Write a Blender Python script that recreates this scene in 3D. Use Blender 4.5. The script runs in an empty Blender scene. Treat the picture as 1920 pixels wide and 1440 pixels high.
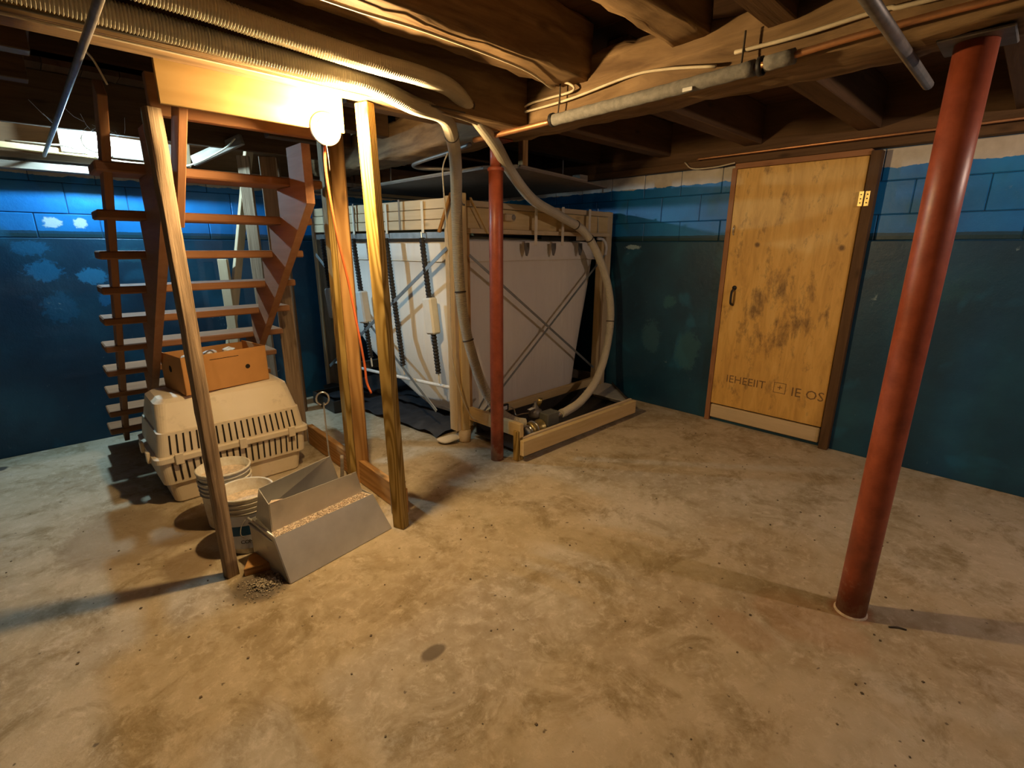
import bpy, bmesh, math, random
from math import sin, cos, pi, radians, sqrt, atan2
from mathutils import Vector as V, Matrix
random.seed(7)
SC = bpy.context.scene
COL = SC.collection

# ------------------------------------------------------------------ camera
TH, PI_, RO, FP, H = radians(46.1), radians(15.55), radians(0.2), 925.0, 1.4
fh = V((cos(TH), sin(TH), 0)); up = V((0, 0, 1))
fw = fh*cos(PI_) - up*sin(PI_); uu = fh*sin(PI_) + up*cos(PI_); rr = fw.cross(uu)
r2 = rr*cos(RO) + uu*sin(RO); u2 = uu*cos(RO) - rr*sin(RO)
cd = bpy.data.cameras.new('camera'); cam = bpy.data.objects.new('camera', cd); COL.objects.link(cam)
cd.sensor_width = 36; cd.lens = FP/1920*36; cd.clip_start = .02
M = Matrix((r2, u2, -fw)).transposed().to_4x4(); M.translation = (0, 0, H)
cam.matrix_world = M
SC.camera = cam

# ------------------------------------------------------------------ light and exposure
SC.view_settings.view_transform = 'Standard'; SC.view_settings.look = 'None'
SC.view_settings.gamma = 1; SC.view_settings.use_curve_mapping = False
SC.view_settings.exposure = 0.3
W = bpy.data.worlds.new('world'); SC.world = W; W.use_nodes = True
W.node_tree.nodes['Background'].inputs[0].default_value = (0.5, 0.42, 0.38, 1)
W.node_tree.nodes['Background'].inputs[1].default_value = 0.02
WARM = ((1.0, .70, .34), 1750)      # bulb on the plywood header
COOL = ((.50, .80, 1.0), 1750)      # bulb at the block wall
ROOM = ((1.0, .78, .65), 850)      # bulb behind the photographer's right shoulder
FILL = ((1.0, .66, .46), 30)      # weak fill light added out of view behind the camera

# ------------------------------------------------------------------ materials
def nt(name):
    m = bpy.data.materials.new(name); m.use_nodes = True
    n = m.node_tree.nodes; l = m.node_tree.links
    return m, n, l, n['Principled BSDF']
def ramp(n, l, src, stops):
    r = n.new('ShaderNodeValToRGB'); e = r.color_ramp.elements
    while len(e) < len(stops): e.new(0.5)
    for i, (p, c) in enumerate(stops):
        e[i].position = p; e[i].color = (*c, 1) if len(c) == 3 else c
    l.new(src, r.inputs[0]); return r
def mixc(n, l, fac, a, b, mode='MIX'):
    m = n.new('ShaderNodeMix'); m.data_type = 'RGBA'; m.blend_type = mode
    for s, v in ((0, fac), (6, a), (7, b)):
        if hasattr(v, 'is_linked') or hasattr(v, 'links'): l.new(v, m.inputs[s])
        else: m.inputs[s].default_value = v if s == 0 else (*v, 1)
    return m.outputs[2]
def noise(n, l, co, scale, detail=5, rough=.6, dist=0):
    t = n.new('ShaderNodeTexNoise'); t.inputs['Scale'].default_value = scale
    t.inputs['Detail'].default_value = detail; t.inputs['Roughness'].default_value = rough
    t.inputs['Distortion'].default_value = dist; l.new(co, t.inputs['Vector']); return t.outputs[0]
def mapping(n, l, co, s=(1, 1, 1), loc=None):
    m = n.new('ShaderNodeMapping'); m.inputs['Scale'].default_value = s
    l.new(co, m.inputs['Vector'])
    if loc is not None: l.new(loc, m.inputs['Location'])
    return m.outputs[0]
def bump(n, l, h, b, strength=.3, dist=.01):
    k = n.new('ShaderNodeBump'); k.inputs['Strength'].default_value = strength
    k.inputs['Distance'].default_value = dist; l.new(h, k.inputs['Height']); l.new(k.outputs[0], b.inputs['Normal'])
def mth(n, l, op, a, b=None, c=None):
    m = n.new('ShaderNodeMath'); m.operation = op
    for i, v in enumerate((a, b, c)):
        if v is None: continue
        if hasattr(v, 'links'): l.new(v, m.inputs[i])
        else: m.inputs[i].default_value = v
    return m.outputs[0]

def wood(name, c1, c2, c3=None, grain=26, knots=.5, rough=.75, bmp=.3, arch=0):
    """grain runs along local X"""
    m, n, l, b = nt(name)
    tc = n.new('ShaderNodeTexCoord'); oi = n.new('ShaderNodeObjectInfo')
    off = n.new('ShaderNodeCombineXYZ')
    for i in range(3): l.new(mth(n, l, 'MULTIPLY', oi.outputs['Random'], 7.0+i*3), off.inputs[i])
    co = mapping(n, l, tc.outputs['Object'], (1, 1, 1), off.outputs[0])
    st = mapping(n, l, co, (1.2, grain, grain))
    g = noise(n, l, st, 1.6, 6, .62, .8)
    big = noise(n, l, mapping(n, l, co, (1.5, 5, 5)), 2.0, 4, .6)
    if arch:   # cathedral figure: contour lines of a stretched noise
        ng = noise(n, l, mapping(n, l, co, (.9, 8, 8)), 1.1, 1, .4)
        sn = mth(n, l, 'MULTIPLY_ADD', mth(n, l, 'SINE', mth(n, l, 'MULTIPLY', ng, arch)), .5, .5)
        g = mth(n, l, 'ADD', mth(n, l, 'MULTIPLY', g, .5), mth(n, l, 'MULTIPLY', mth(n, l, 'POWER', sn, .6), .42))
    r = ramp(n, l, g, [(.32, c1), (.68, c2)])
    c = mixc(n, l, mth(n, l, 'MULTIPLY', big, .75), r.outputs[0], c3 or tuple(x*.72 for x in c1))
    vo = n.new('ShaderNodeTexVoronoi'); vo.inputs['Scale'].default_value = 1.0
    l.new(mapping(n, l, co, (3.2, 9, 9)), vo.inputs['Vector'])
    k = ramp(n, l, vo.outputs['Distance'], [(.05, (1, 1, 1)), (.16, (0, 0, 0))])
    c = mixc(n, l, mth(n, l, 'MULTIPLY', k.outputs[0], knots), c, tuple(x*.25 for x in c1))
    l.new(c, b.inputs['Base Color']); b.inputs['Roughness'].default_value = rough
    b.inputs['Specular IOR Level'].default_value = .25
    bump(n, l, g, b, bmp, .004)
    return m
def plain(name, c, rough=.6, metal=0, var=.15, scale=14, bmp=0.0, spec=.4):
    m, n, l, b = nt(name); tc = n.new('ShaderNodeTexCoord')
    f = noise(n, l, tc.outputs['Object'], scale, 5, .6)
    r = ramp(n, l, f, [(.3, tuple(x*(1-var) for x in c)), (.7, tuple(min(1, x*(1+var)) for x in c))])
    l.new(r.outputs[0], b.inputs['Base Color']); b.inputs['Roughness'].default_value = rough
    b.inputs['Metallic'].default_value = metal; b.inputs['Specular IOR Level'].default_value = spec
    if bmp: bump(n, l, f, b, bmp, .004)
    return m
def emit(name, c, s):
    m, n, l, b = nt(name); b.inputs['Base Color'].default_value = (.8, .8, .8, 1)
    b.inputs['Emission Color'].default_value = (*c, 1); b.inputs['Emission Strength'].default_value = s
    return m

PINE = wood('fresh pine', (.70, .50, .22), (.84, .64, .34), grain=20)
PINE2 = wood('orange pine', (.42, .21, .065), (.64, .36, .13), grain=22, knots=.7, arch=60)
PINEP = wood('pale pine', (.66, .50, .30), (.76, .60, .38), grain=22, knots=.4)
TREATED = wood('treated pine', (.24, .14, .025), (.58, .40, .13), grain=12, knots=.8, arch=95)
OLD = wood('weathered post', (.13, .08, .045), (.50, .36, .23), (.28, .19, .11), grain=30, knots=.6, bmp=.9)
GREY = wood('grey old board', (.22, .18, .135), (.44, .37, .29), grain=14, knots=.4, bmp=.6)
STAIR = wood('stair wood', (.34, .15, .065), (.46, .23, .11), grain=14, knots=.3)
PLY = wood('yellow plywood', (.36, .215, .07), (.48, .30, .11), grain=4, knots=.6, bmp=.1, arch=26)
JOIST = wood('dark joist', (.08, .042, .018), (.17, .092, .042), (.10, .052, .023), grain=14, knots=.5, bmp=.8)
LOG = wood('rough hewn beam', (.12, .068, .03), (.42, .27, .13), (.15, .085, .04), grain=9, knots=.5, bmp=1.0)
DECK = wood('dark floor plank', (.07, .035, .017), (.15, .075, .034), grain=10, knots=.3)
BAGM = None
METAL = plain('galvanised steel', (.62, .60, .56), .42, .55, .12, 6)
ROD = plain('zinc angle', (.36, .38, .38), .45, .7, .15)
BLACK = plain('black rubber', (.018, .016, .016), .55)
DARKPAN = plain('dark tray', (.05, .045, .04), .45, .3)
REDP = None
HOSE = plain('ribbed cream hose', (.54, .48, .36), .45, 0, .08, 10)
COPPER = plain('copper pipe', (.62, .30, .14), .4, .8, .2)
IRON = plain('dull pipe', (.22, .20, .18), .5, .6, .3)
WIRE = plain('cream cable', (.62, .52, .36), .6)
DWIRE = plain('dark cable', (.06, .045, .03), .6)
ORANGE = plain('orange cord', (.75, .16, .05), .5)
WHITEP = plain('white plastic', (.74, .72, .68), .4)
PORC = plain('aged porcelain', (.36, .32, .26), .5)
FOAM = plain('grey foam sleeve', (.22, .205, .18), .9, 0, .25, 40, .6)
CARD = plain('cardboard', (.56, .27, .085), .85, 0, .08, 5)
LABELW = plain('paper label', (.72, .70, .64), .7, 0, .05)
STRAP = plain('cream strap', (.72, .64, .50), .8)
DUST = plain('plaster dust', (.62, .50, .38), .95, 0, .3, 60, .5)
TEAL = plain('teal print', (.0, .085, .22), .5)
INK = plain('black print', (.02, .02, .02), .6)
PAPER = plain('crumpled paper', (.70, .60, .46), .9)
BRASS = plain('brass fitting', (.55, .42, .16), .35, .85, .3, 30)
CHROME = plain('bright metal', (.7, .7, .7), .25, .9)

def floor_mat():
    m, n, l, b = nt('concrete floor'); g = n.new('ShaderNodeNewGeometry'); co = g.outputs['Position']
    a = noise(n, l, co, 1.1, 6, .62, .3); f = noise(n, l, co, 9, 8, .7, .2); s = noise(n, l, co, 90, 3, .6)
    c = ramp(n, l, a, [(.30, (.29, .215, .125)), (.5, (.42, .335, .21)), (.70, (.54, .44, .31))]).outputs[0]
    c = mixc(n, l, ramp(n, l, f, [(.40, (0, 0, 0)), (.72, (.55, .55, .55))]).outputs[0], c, (.62, .52, .38))
    c = mixc(n, l, ramp(n, l, f, [(.26, (.7, .7, .7)), (.42, (0, 0, 0))]).outputs[0], c, (.35, .25, .14))
    m2 = noise(n, l, co, 3.6, 9, .74, .6)
    c = mixc(n, l, ramp(n, l, m2, [(.36, (.85, .85, .85)), (.50, (0, 0, 0))]).outputs[0], c, (.25, .18, .085))
    m3 = noise(n, l, mapping(n, l, co, (1, 1, 1)), 17, 10, .8, .4)
    c = mixc(n, l, ramp(n, l, m3, [(.52, (0, 0, 0)), (.68, (.7, .7, .7))]).outputs[0], c, (.68, .57, .42))
    # scuffed lighter patches
    w = noise(n, l, mapping(n, l, co, (1, 1, 1)), 3.1, 10, .78, .8)
    c = mixc(n, l, ramp(n, l, w, [(.55, (0, 0, 0)), (.68, (.6, .6, .6))]).outputs[0], c, (.60, .52, .41))
    sp = noise(n, l, co, 34, 2, .5)
    c = mixc(n, l, ramp(n, l, sp, [(.24, (.85, .85, .85)), (.30, (0, 0, 0))]).outputs[0], c, (.12, .085, .05))
    # stains that belong to the floor: (x, y, radius, colour, strength)
    sep = n.new('ShaderNodeSeparateXYZ'); l.new(co, sep.inputs[0])
    wob = mth(n, l, 'MULTIPLY', mth(n, l, 'SUBTRACT', noise(n, l, co, 6, 5, .65), .5), .9)
    for (x, y, rx, ry, cc, k) in [(.80, 1.235, .055, .035, (.13, .09, .05), .9), (1.95, .36, .16, .24, (.40, .22, .11), .35),
                                  (1.72, .52, .10, .14, (.34, .20, .10), .4), (.36, 2.75, .17, .16, (.20, .13, .065), .8),
                                  (.30, 2.42, .13, .14, (.22, .145, .075), .75), (.10, 2.9, .25, .4, (.27, .19, .11), .6),
                                  (-.36, 4.41, .05, .05, (.03, .03, .03), .9),
                                  (.47, 2.04, .13, .12, (.13, .10, .07), .85), (2.13, .255, .09, .09, (.30, .12, .05), .8)]:
        dx = mth(n, l, 'DIVIDE', mth(n, l, 'SUBTRACT', sep.outputs[0], x), rx)
        dy = mth(n, l, 'DIVIDE', mth(n, l, 'SUBTRACT', sep.outputs[1], y), ry)
        d = mth(n, l, 'SQRT', mth(n, l, 'ADD', mth(n, l, 'MULTIPLY', dx, dx), mth(n, l, 'MULTIPLY', dy, dy)))
        d = mth(n, l, 'ADD', d, wob)
        fac = ramp(n, l, d, [(.70, (k, k, k)), (1.0, (0, 0, 0))]).outputs[0]
        c = mixc(n, l, fac, c, cc)
    l.new(c, b.inputs['Base Color'])
    l.new(ramp(n, l, a, [(.3, (.68, .68, .68)), (.7, (.85, .85, .85))]).outputs[0], b.inputs['Roughness'])
    b.inputs['Specular IOR Level'].default_value = .35
    h = mth(n, l, 'ADD', mth(n, l, 'MULTIPLY', f, .8), mth(n, l, 'MULTIPLY', s, .25))
    bump(n, l, h, b, .35, .012)
    return m
def paint_mat(name, axis):
    """blue block paint, bare white band on top; wear by world height"""
    m, n, l, b = nt(name); g = n.new('ShaderNodeNewGeometry'); co = g.outputs['Position']
    sep = n.new('ShaderNodeSeparateXYZ'); l.new(co, sep.inputs[0]); z = sep.outputs[2]
    a = noise(n, l, co, 2.2, 4, .55); p = noise(n, l, co, 5, 8, .72, .3); f = noise(n, l, co, 26, 6, .7)
    c = ramp(n, l, a, [(.3, (.004, .11, .34)), (.55, (.006, .17, .48)), (.75, (.012, .23, .56))]).outputs[0]
    # lower parged coat is a darker, greener teal
    low = ramp(n, l, a, [(.3, (.004, .030, .065)), (.55, (.006, .055, .105)), (.75, (.012, .088, .15))]).outputs[0]
    zl = ramp(n, l, mth(n, l, 'ADD', z, mth(n, l, 'MULTIPLY', p, .1)), [(.30, (0, 0, 0)), (1.0, (1, 1, 1))])
    zf = mth(n, l, 'GREATER_THAN', z, 1.475)
    c = mixc(n, l, zf, low, c)
    band = mth(n, l, 'MULTIPLY', mth(n, l, 'GREATER_THAN', z, 1.446), mth(n, l, 'LESS_THAN', mth(n, l, 'ADD', z, mth(n, l, 'MULTIPLY', p, .02)), 1.503))
    c = mixc(n, l, mth(n, l, 'MULTIPLY', band, .85), c, (.004, .035, .045))
    # roundish lighter repaint blotches
    bl = ramp(n, l, noise(n, l, co, 3.3, 3, .45, .5), [(.60, (0, 0, 0)), (.68, (.55, .55, .55))]).outputs[0]
    c = mixc(n, l, bl, c, (.012, .12, .22))
    wob = mth(n, l, 'ADD', mth(n, l, 'MULTIPLY', mth(n, l, 'SUBTRACT', noise(n, l, co, 8, 5, .65, .4), .5), 1.1), mth(n, l, 'MULTIPLY', mth(n, l, 'SUBTRACT', noise(n, l, co, 32, 6, .7, .8), .5), 1.7))
    marks = [(.09, 1.23, .11, .075, (.010, .14, .30), .9), (.05, 1.38, .11, .05, (.010, .13, .28), .7), (.13, .98, .10, .11, (.008, .10, .20), .8), (.33, 1.19, .09, .06, (.02, .19, .38), .9),
             (.38, 1.03, .05, .06, (.01, .13, .30), .8), (.185, 1.545, .05, .04, (.45, .60, .65), .95), (.335, 1.545, .035, .045, (.45, .60, .65), .95), (.60, 1.33, .25, .05, (.02, .12, .18), .5)] if axis == 'y' else \
            [(2.55, 1.40, .085, .022, (.30, .42, .48), .8), (2.30, .62, .10, .16, (.03, .10, .14), .6), (1.95, .55, .12, .18, (.03, .11, .14), .6), (2.15, .95, .07, .05, (.03, .12, .15), .6), (.45, 1.15, .2, .12, (.012, .08, .11), .5)]
    hc = sep.outputs[0] if axis == 'y' else sep.outputs[1]
    for (hx, hz, rx, rz, cc, k) in marks:
        dx = mth(n, l, 'DIVIDE', mth(n, l, 'SUBTRACT', hc, hx), rx); dz = mth(n, l, 'DIVIDE', mth(n, l, 'SUBTRACT', z, hz), rz)
        d = mth(n, l, 'ADD', mth(n, l, 'SQRT', mth(n, l, 'ADD', mth(n, l, 'MULTIPLY', dx, dx), mth(n, l, 'MULTIPLY', dz, dz))), wob)
        c = mixc(n, l, ramp(n, l, d, [(.75, (k, k, k)), (1.0, (0, 0, 0))]).outputs[0], c, cc)
    scr = noise(n, l, mapping(n, l, co, (1, 1, .5)), 42, 5, .75)
    low_ = ramp(n, l, z, [(.2, (1, 1, 1)), (1.2, (0, 0, 0))]).outputs[0]
    c = mixc(n, l, mth(n, l, 'MULTIPLY', ramp(n, l, scr, [(.66, (0, 0, 0)), (.71, (.55, .55, .55))]).outputs[0], low_), c, (.22, .28, .28))
    # flaked white spots
    fl = ramp(n, l, p, [(.66, (0, 0, 0)), (.70, (.6, .6, .6))]).outputs[0]
    c = mixc(n, l, mth(n, l, 'MULTIPLY', fl, ramp(n, l, f, [(.42, (0, 0, 0)), (.58, (1, 1, 1))]).outputs[0]), c, (.30, .42, .46))
    # bare band above the paint line
    edge = mth(n, l, 'ADD', z, mth(n, l, 'MULTIPLY', mth(n, l, 'SUBTRACT', noise(n, l, co, 9, 4, .6), .5), .05))
    bare = ramp(n, l, noise(n, l, co, 12, 5, .6), [(.3, (.46, .40, .32)), (.7, (.60, .54, .45))]).outputs[0]
    c = mixc(n, l, mth(n, l, 'GREATER_THAN', edge, 1.885 if axis == 'x' else 1.845), c, bare)
    l.new(c, b.inputs['Base Color']); b.inputs['Roughness'].default_value = .42
    bump(n, l, mth(n, l, 'ADD', f, p), b, .35, .006)
    return m
def door_mat():
    m, n, l, b = nt('stained door plywood'); tc = n.new('ShaderNodeTexCoord'); co = tc.outputs['Object']
    st = mapping(n, l, co, (5, 5, .9)); g = noise(n, l, st, 3.5, 7, .65, .6)
    c = ramp(n, l, g, [(.3, (.56, .30, .065)), (.55, (.73, .42, .105)), (.75, (.79, .50, .15))]).outputs[0]
    s1 = noise(n, l, mapping(n, l, co, (1, 1, .45)), 11, 7, .72, .2)
    sep = n.new('ShaderNodeSeparateXYZ'); l.new(co, sep.inputs[0])
    # wear concentrated round hand height in the middle
    dy = mth(n, l, 'DIVIDE', mth(n, l, 'SUBTRACT', sep.outputs[1], 1.28), .30)
    dz = mth(n, l, 'DIVIDE', mth(n, l, 'SUBTRACT', sep.outputs[2], .95), .42)
    d = mth(n, l, 'ADD', mth(n, l, 'MULTIPLY', dy, dy), mth(n, l, 'MULTIPLY', dz, dz))
    near = ramp(n, l, d, [(0, (1, 1, 1)), (1, (0, 0, 0))]).outputs[0]
    v = mth(n, l, 'ADD', s1, mth(n, l, 'MULTIPLY', near, .13))
    c = mixc(n, l, ramp(n, l, v, [(.55, (0, 0, 0)), (.72, (.85, .85, .85))]).outputs[0], c, (.17, .085, .03))
    for (y, z, r) in [(1.47, 1.42, .035), (.93, 1.40, .04)]:
        ey = mth(n, l, 'SUBTRACT', sep.outputs[1], y); ez = mth(n, l, 'SUBTRACT', sep.outputs[2], z)
        q = mth(n, l, 'SQRT', mth(n, l, 'ADD', mth(n, l, 'MULTIPLY', ey, ey), mth(n, l, 'MULTIPLY', ez, ez)))
        q = mth(n, l, 'ADD', mth(n, l, 'DIVIDE', q, r), mth(n, l, 'MULTIPLY', s1, .7))
        c = mixc(n, l, ramp(n, l, q, [(.6, (.9, .9, .9)), (1.0, (0, 0, 0))]).outputs[0], c, (.13, .06, .02))
    l.new(c, b.inputs['Base Color']); b.inputs['Roughness'].default_value = .6
    bump(n, l, g, b, .2, .003); return m
def bag_mat():
    m, n, l, b = nt('silo fabric'); tc = n.new('ShaderNodeTexCoord')
    f = noise(n, l, mapping(n, l, tc.outputs['Object'], (5, 5, .6)), 3, 4, .5, .3)
    r = ramp(n, l, f, [(.3, (.80, .74, .66)), (.7, (.83, .78, .70))]); l.new(r.outputs[0], b.inputs['Base Color'])
    b.inputs['Roughness'].default_value = .75; bump(n, l, f, b, .5, .02); return m
def red_mat():
    m, n, l, b = nt('red oxide steel'); g = n.new('ShaderNodeNewGeometry'); co = g.outputs['Position']
    f = noise(n, l, co, 14, 6, .7); sep = n.new('ShaderNodeSeparateXYZ'); l.new(co, sep.inputs[0])
    c = ramp(n, l, f, [(.3, (.26, .052, .022)), (.7, (.42, .095, .042))]).outputs[0]
    low = mth(n, l, 'SUBTRACT', f, mth(n, l, 'MULTIPLY', sep.outputs[2], 1.1))
    c = mixc(n, l, ramp(n, l, low, [(.38, (0, 0, 0)), (.52, (.8, .8, .8))]).outputs[0], c, (.50, .34, .24))
    dk = mth(n, l, 'SUBTRACT', noise(n, l, co, 6, 5, .6), mth(n, l, 'MULTIPLY', sep.outputs[2], .35))
    c = mixc(n, l, ramp(n, l, dk, [(.32, (0, 0, 0)), (.5, (.6, .6, .6))]).outputs[0], c, (.13, .03, .012))
    l.new(c, b.inputs['Base Color']); b.inputs['Roughness'].default_value = .42
    bump(n, l, f, b, .15, .003); return m
def crate_mat():
    m, n, l, b = nt('tan crate plastic'); g = n.new('ShaderNodeNewGeometry'); co = g.outputs['Position']
    f = noise(n, l, co, 7, 7, .7); s = noise(n, l, co, 2.5, 4, .6)
    c = ramp(n, l, s, [(.3, (.72, .59, .42)), (.7, (.80, .68, .51))]).outputs[0]
    c = mixc(n, l, ramp(n, l, f, [(.58, (0, 0, 0)), (.74, (.5, .5, .5))]).outputs[0], c, (.32, .22, .12))
    sep = n.new('ShaderNodeSeparateXYZ'); l.new(g.outputs['Normal'], sep.inputs[0])
    l.new(c, b.inputs['Base Color']); b.inputs['Roughness'].default_value = .55; return m
def bucket_mat():
    m, n, l, b = nt('chalky bucket plastic'); g = n.new('ShaderNodeNewGeometry'); co = g.outputs['Position']
    f = noise(n, l, co, 22, 7, .72)
    c = ramp(n, l, f, [(.35, (.60, .52, .38)), (.6, (.76, .72, .62))]).outputs[0]
    c = mixc(n, l, ramp(n, l, f, [(.62, (0, 0, 0)), (.7, (.8, .8, .8))]).outputs[0], c, (.42, .32, .18))
    l.new(c, b.inputs['Base Color']); b.inputs['Roughness'].default_value = .5; return m
BUCKET = bucket_mat(); CRATE = crate_mat(); REDP = red_mat(); BAGM = bag_mat(); DOORM = door_mat()
FLOORM = floor_mat(); PAINTX = paint_mat('blue paint on the door wall', 'x'); PAINTY = paint_mat('blue paint on the back wall', 'y')
MORTAR = plain('painted mortar', (.006, .05, .12), .7)

# ------------------------------------------------------------------ helpers
def link(name, me, mat, parent=None, mw=None, smooth=False):
    o = bpy.data.objects.new(name, me); COL.objects.link(o)
    if mat is not None and not me.materials: me.materials.append(mat)
    mw = mw or Matrix()
    if parent is not None:
        o.parent = parent; o.matrix_parent_inverse = Matrix()
        o.matrix_basis = parent['_m'].inverted() @ mw if False else PM[parent.name].inverted() @ mw
    else: o.matrix_basis = mw
    PM[o.name] = mw.copy()
    if smooth:
        for p in me.polygons: p.use_smooth = True
    return o
PM = {}
def tag(o, label, cat, group=None, kind=None):
    if label: o['label'] = label
    if cat: o['category'] = cat
    if group: o['group'] = group
    if kind: o['kind'] = kind
    return o
def struct(o, label=None):
    o['kind'] = 'structure'
    if label: o['label'] = label
    return o
def thing(name, loc, label, cat, group=None):
    o = bpy.data.objects.new(name, None); COL.objects.link(o); o.location = loc
    PM[o.name] = Matrix.Translation(loc); o.empty_display_size = .05
    return tag(o, label, cat, group)
def bmesh_to(name, bm):
    me = bpy.data.meshes.new(name); bmesh.ops.recalc_face_normals(bm, faces=bm.faces[:]); bm.to_mesh(me); bm.free(); return me
def boxm(name, sx, sy, sz, bev=.003, seg=1):
    bm = bmesh.new(); bmesh.ops.create_cube(bm, size=1)
    bmesh.ops.scale(bm, vec=(sx, sy, sz), verts=bm.verts)
    if bev: bmesh.ops.bevel(bm, geom=bm.edges[:], offset=min(bev, .4*min(sx, sy, sz)), segments=seg, affect='EDGES', profile=.7)
    return bmesh_to(name, bm)
def box(name, lo, hi, mat, parent=None, bev=.003, long=None):
    """axis aligned; local X turned along the longest side so that grain follows it"""
    lo, hi = V(lo), V(hi); s = hi-lo; c = (lo+hi)/2
    k = long if long is not None else max(range(3), key=lambda i: s[i])
    R = (Matrix.Identity(3), Matrix(((0, -1, 0), (1, 0, 0), (0, 0, 1))), Matrix(((0, 0, -1), (0, 1, 0), (1, 0, 0))))[k]
    d = ((s[0], s[1], s[2]), (s[1], s[0], s[2]), (s[2], s[1], s[0]))[k]
    return link(name, boxm(name, *d, bev), mat, parent, Matrix.Translation(c) @ R.to_4x4())
def wbox(name, lo, hi, mat, parent=None, bev=0):
    """world-coordinate mesh with identity rotation"""
    lo, hi = V(lo), V(hi); s = hi-lo
    return link(name, boxm(name, *s, bev), mat, parent, Matrix.Translation((lo+hi)/2))
def frame(p0, p1, upv=(0, 0, 1), roll=0):
    p0, p1 = V(p0), V(p1); x = (p1-p0).normalized(); u = V(upv)
    if abs(x.dot(u)) > .98: u = V((0, 1, 0))
    y = u.cross(x).normalized(); z = x.cross(y)
    R = Matrix((x, y, z)).transposed().to_4x4() @ Matrix.Rotation(roll, 4, 'X')
    return Matrix.Translation((p0+p1)/2) @ R
def bar(name, p0, p1, w, h, mat, parent=None, roll=0, bev=.003, upv=(0, 0, 1)):
    """w across (local Y), h up (local Z)"""
    L = (V(p1)-V(p0)).length
    return link(name, boxm(name, L, w, h, bev), mat, parent, frame(p0, p1, upv, roll))
def rough_bar(name, p0, p1, w, h, mat, parent=None, amp=.01, n=24, rnd=1, roll=0, nside=12, squareness=.35, seed=1, topamp=0):
    """hewn timber: rounded-square section with uneven surface"""
    rg = random.Random(seed); L = (V(p1)-V(p0)).length; bm = bmesh.new(); rows = []
    ph = [rg.uniform(0, 6.28) for _ in range(8)]
    for i in range(n+1):
        x = -L/2 + L*i/n; row = []
        for k in range(nside):
            a = 2*pi*k/nside + pi/nside
            ca, sa = cos(a), sin(a); e = squareness
            cx = math.copysign(abs(ca)**e, ca); cz = math.copysign(abs(sa)**e, sa)
            d = amp*(sin(x*9+ph[0]+k*1.7)*.5+sin(x*23+ph[1]+k*2.9)*.35+rg.uniform(-.5, .5))
            zz = cz*(h/2+d)
            if topamp and cz > .2: zz += topamp*(sin(x*7+ph[2])*.6+sin(x*17+ph[3])*.4+rg.uniform(-.3, .3))
            row.append(bm.verts.new((x, cx*(w/2+d), zz)))
        rows.append(row)
    for i in range(n):
        for k in range(nside):
            k2 = (k+1) % nside; bm.faces.new((rows[i][k], rows[i][k2], rows[i+1][k2], rows[i+1][k]))
    bm.faces.new(rows[0]); bm.faces.new(rows[-1])
    return link(name, bmesh_to(name, bm), mat, parent, frame(p0, p1, (0, 0, 1), roll), True)
def smooth_path(pts, per=8):
    pts = [V(p) for p in pts]; P = [pts[0]*2-pts[1]]+pts+[pts[-1]*2-pts[-2]]; out = []
    for i in range(1, len(P)-2):
        a, b, c, d = P[i-1:i+3]
        for k in range(per):
            t = k/per
            out.append(.5*((2*b)+(-a+c)*t+(2*a-5*b+4*c-d)*t*t+(-a+3*b-3*c+d)*t**3))
    out.append(pts[-1]); return out
def resample(pts, step):
    out = [pts[0].copy()]; acc = 0
    for a, b in zip(pts, pts[1:]):
        L = (b-a).length
        if L < 1e-9: continue
        t = step-acc
        while t <= L: out.append(a.lerp(b, t/L)); t += step
        acc = L-(t-step)
    return out
def sweep(bm, pts, rad, seg=8, cap=True):
    """rad: number or f(i, n)"""
    rings = []; n = len(pts); nrm = None
    for i, p in enumerate(pts):
        t = (pts[min(i+1, n-1)]-pts[max(i-1, 0)]).normalized()
        if nrm is None: nrm = t.orthogonal().normalized()
        nrm = (nrm-t*nrm.dot(t)).normalized(); bn = t.cross(nrm)
        r = rad(i, n) if callable(rad) else rad
        rings.append([bm.verts.new(p+(nrm*cos(2*pi*k/seg)+bn*sin(2*pi*k/seg))*r) for k in range(seg)])
    for a, b in zip(rings, rings[1:]):
        for k in range(seg):
            k2 = (k+1) % seg; bm.faces.new((a[k], a[k2], b[k2], b[k]))
    if cap: bm.faces.new(rings[0][::-1]); bm.faces.new(rings[-1])
def tube(name, pts, r, mat, parent=None, seg=8, per=6, straight=False):
    bm = bmesh.new(); sweep(bm, [V(p) for p in pts] if straight else smooth_path(pts, per), r, seg)
    return link(name, bmesh_to(name, bm), mat, parent, None, True)
def lathe(name, prof, mat, parent=None, mw=None, seg=32, smooth=True):
    bm = bmesh.new(); rings = []
    for r, z in prof:
        rings.append([bm.verts.new((max(r, 1e-5)*cos(2*pi*k/seg), max(r, 1e-5)*sin(2*pi*k/seg), z)) for k in range(seg)])
    for a, b in zip(rings, rings[1:]):
        for k in range(seg):
            k2 = (k+1) % seg; bm.faces.new((a[k], a[k2], b[k2], b[k]))
    bmesh.ops.remove_doubles(bm, verts=bm.verts, dist=2e-5)
    bm.faces.ensure_lookup_table()
    me = bmesh_to(name, bm); o = link(name, me, mat, parent, mw, smooth)
    return o
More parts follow.
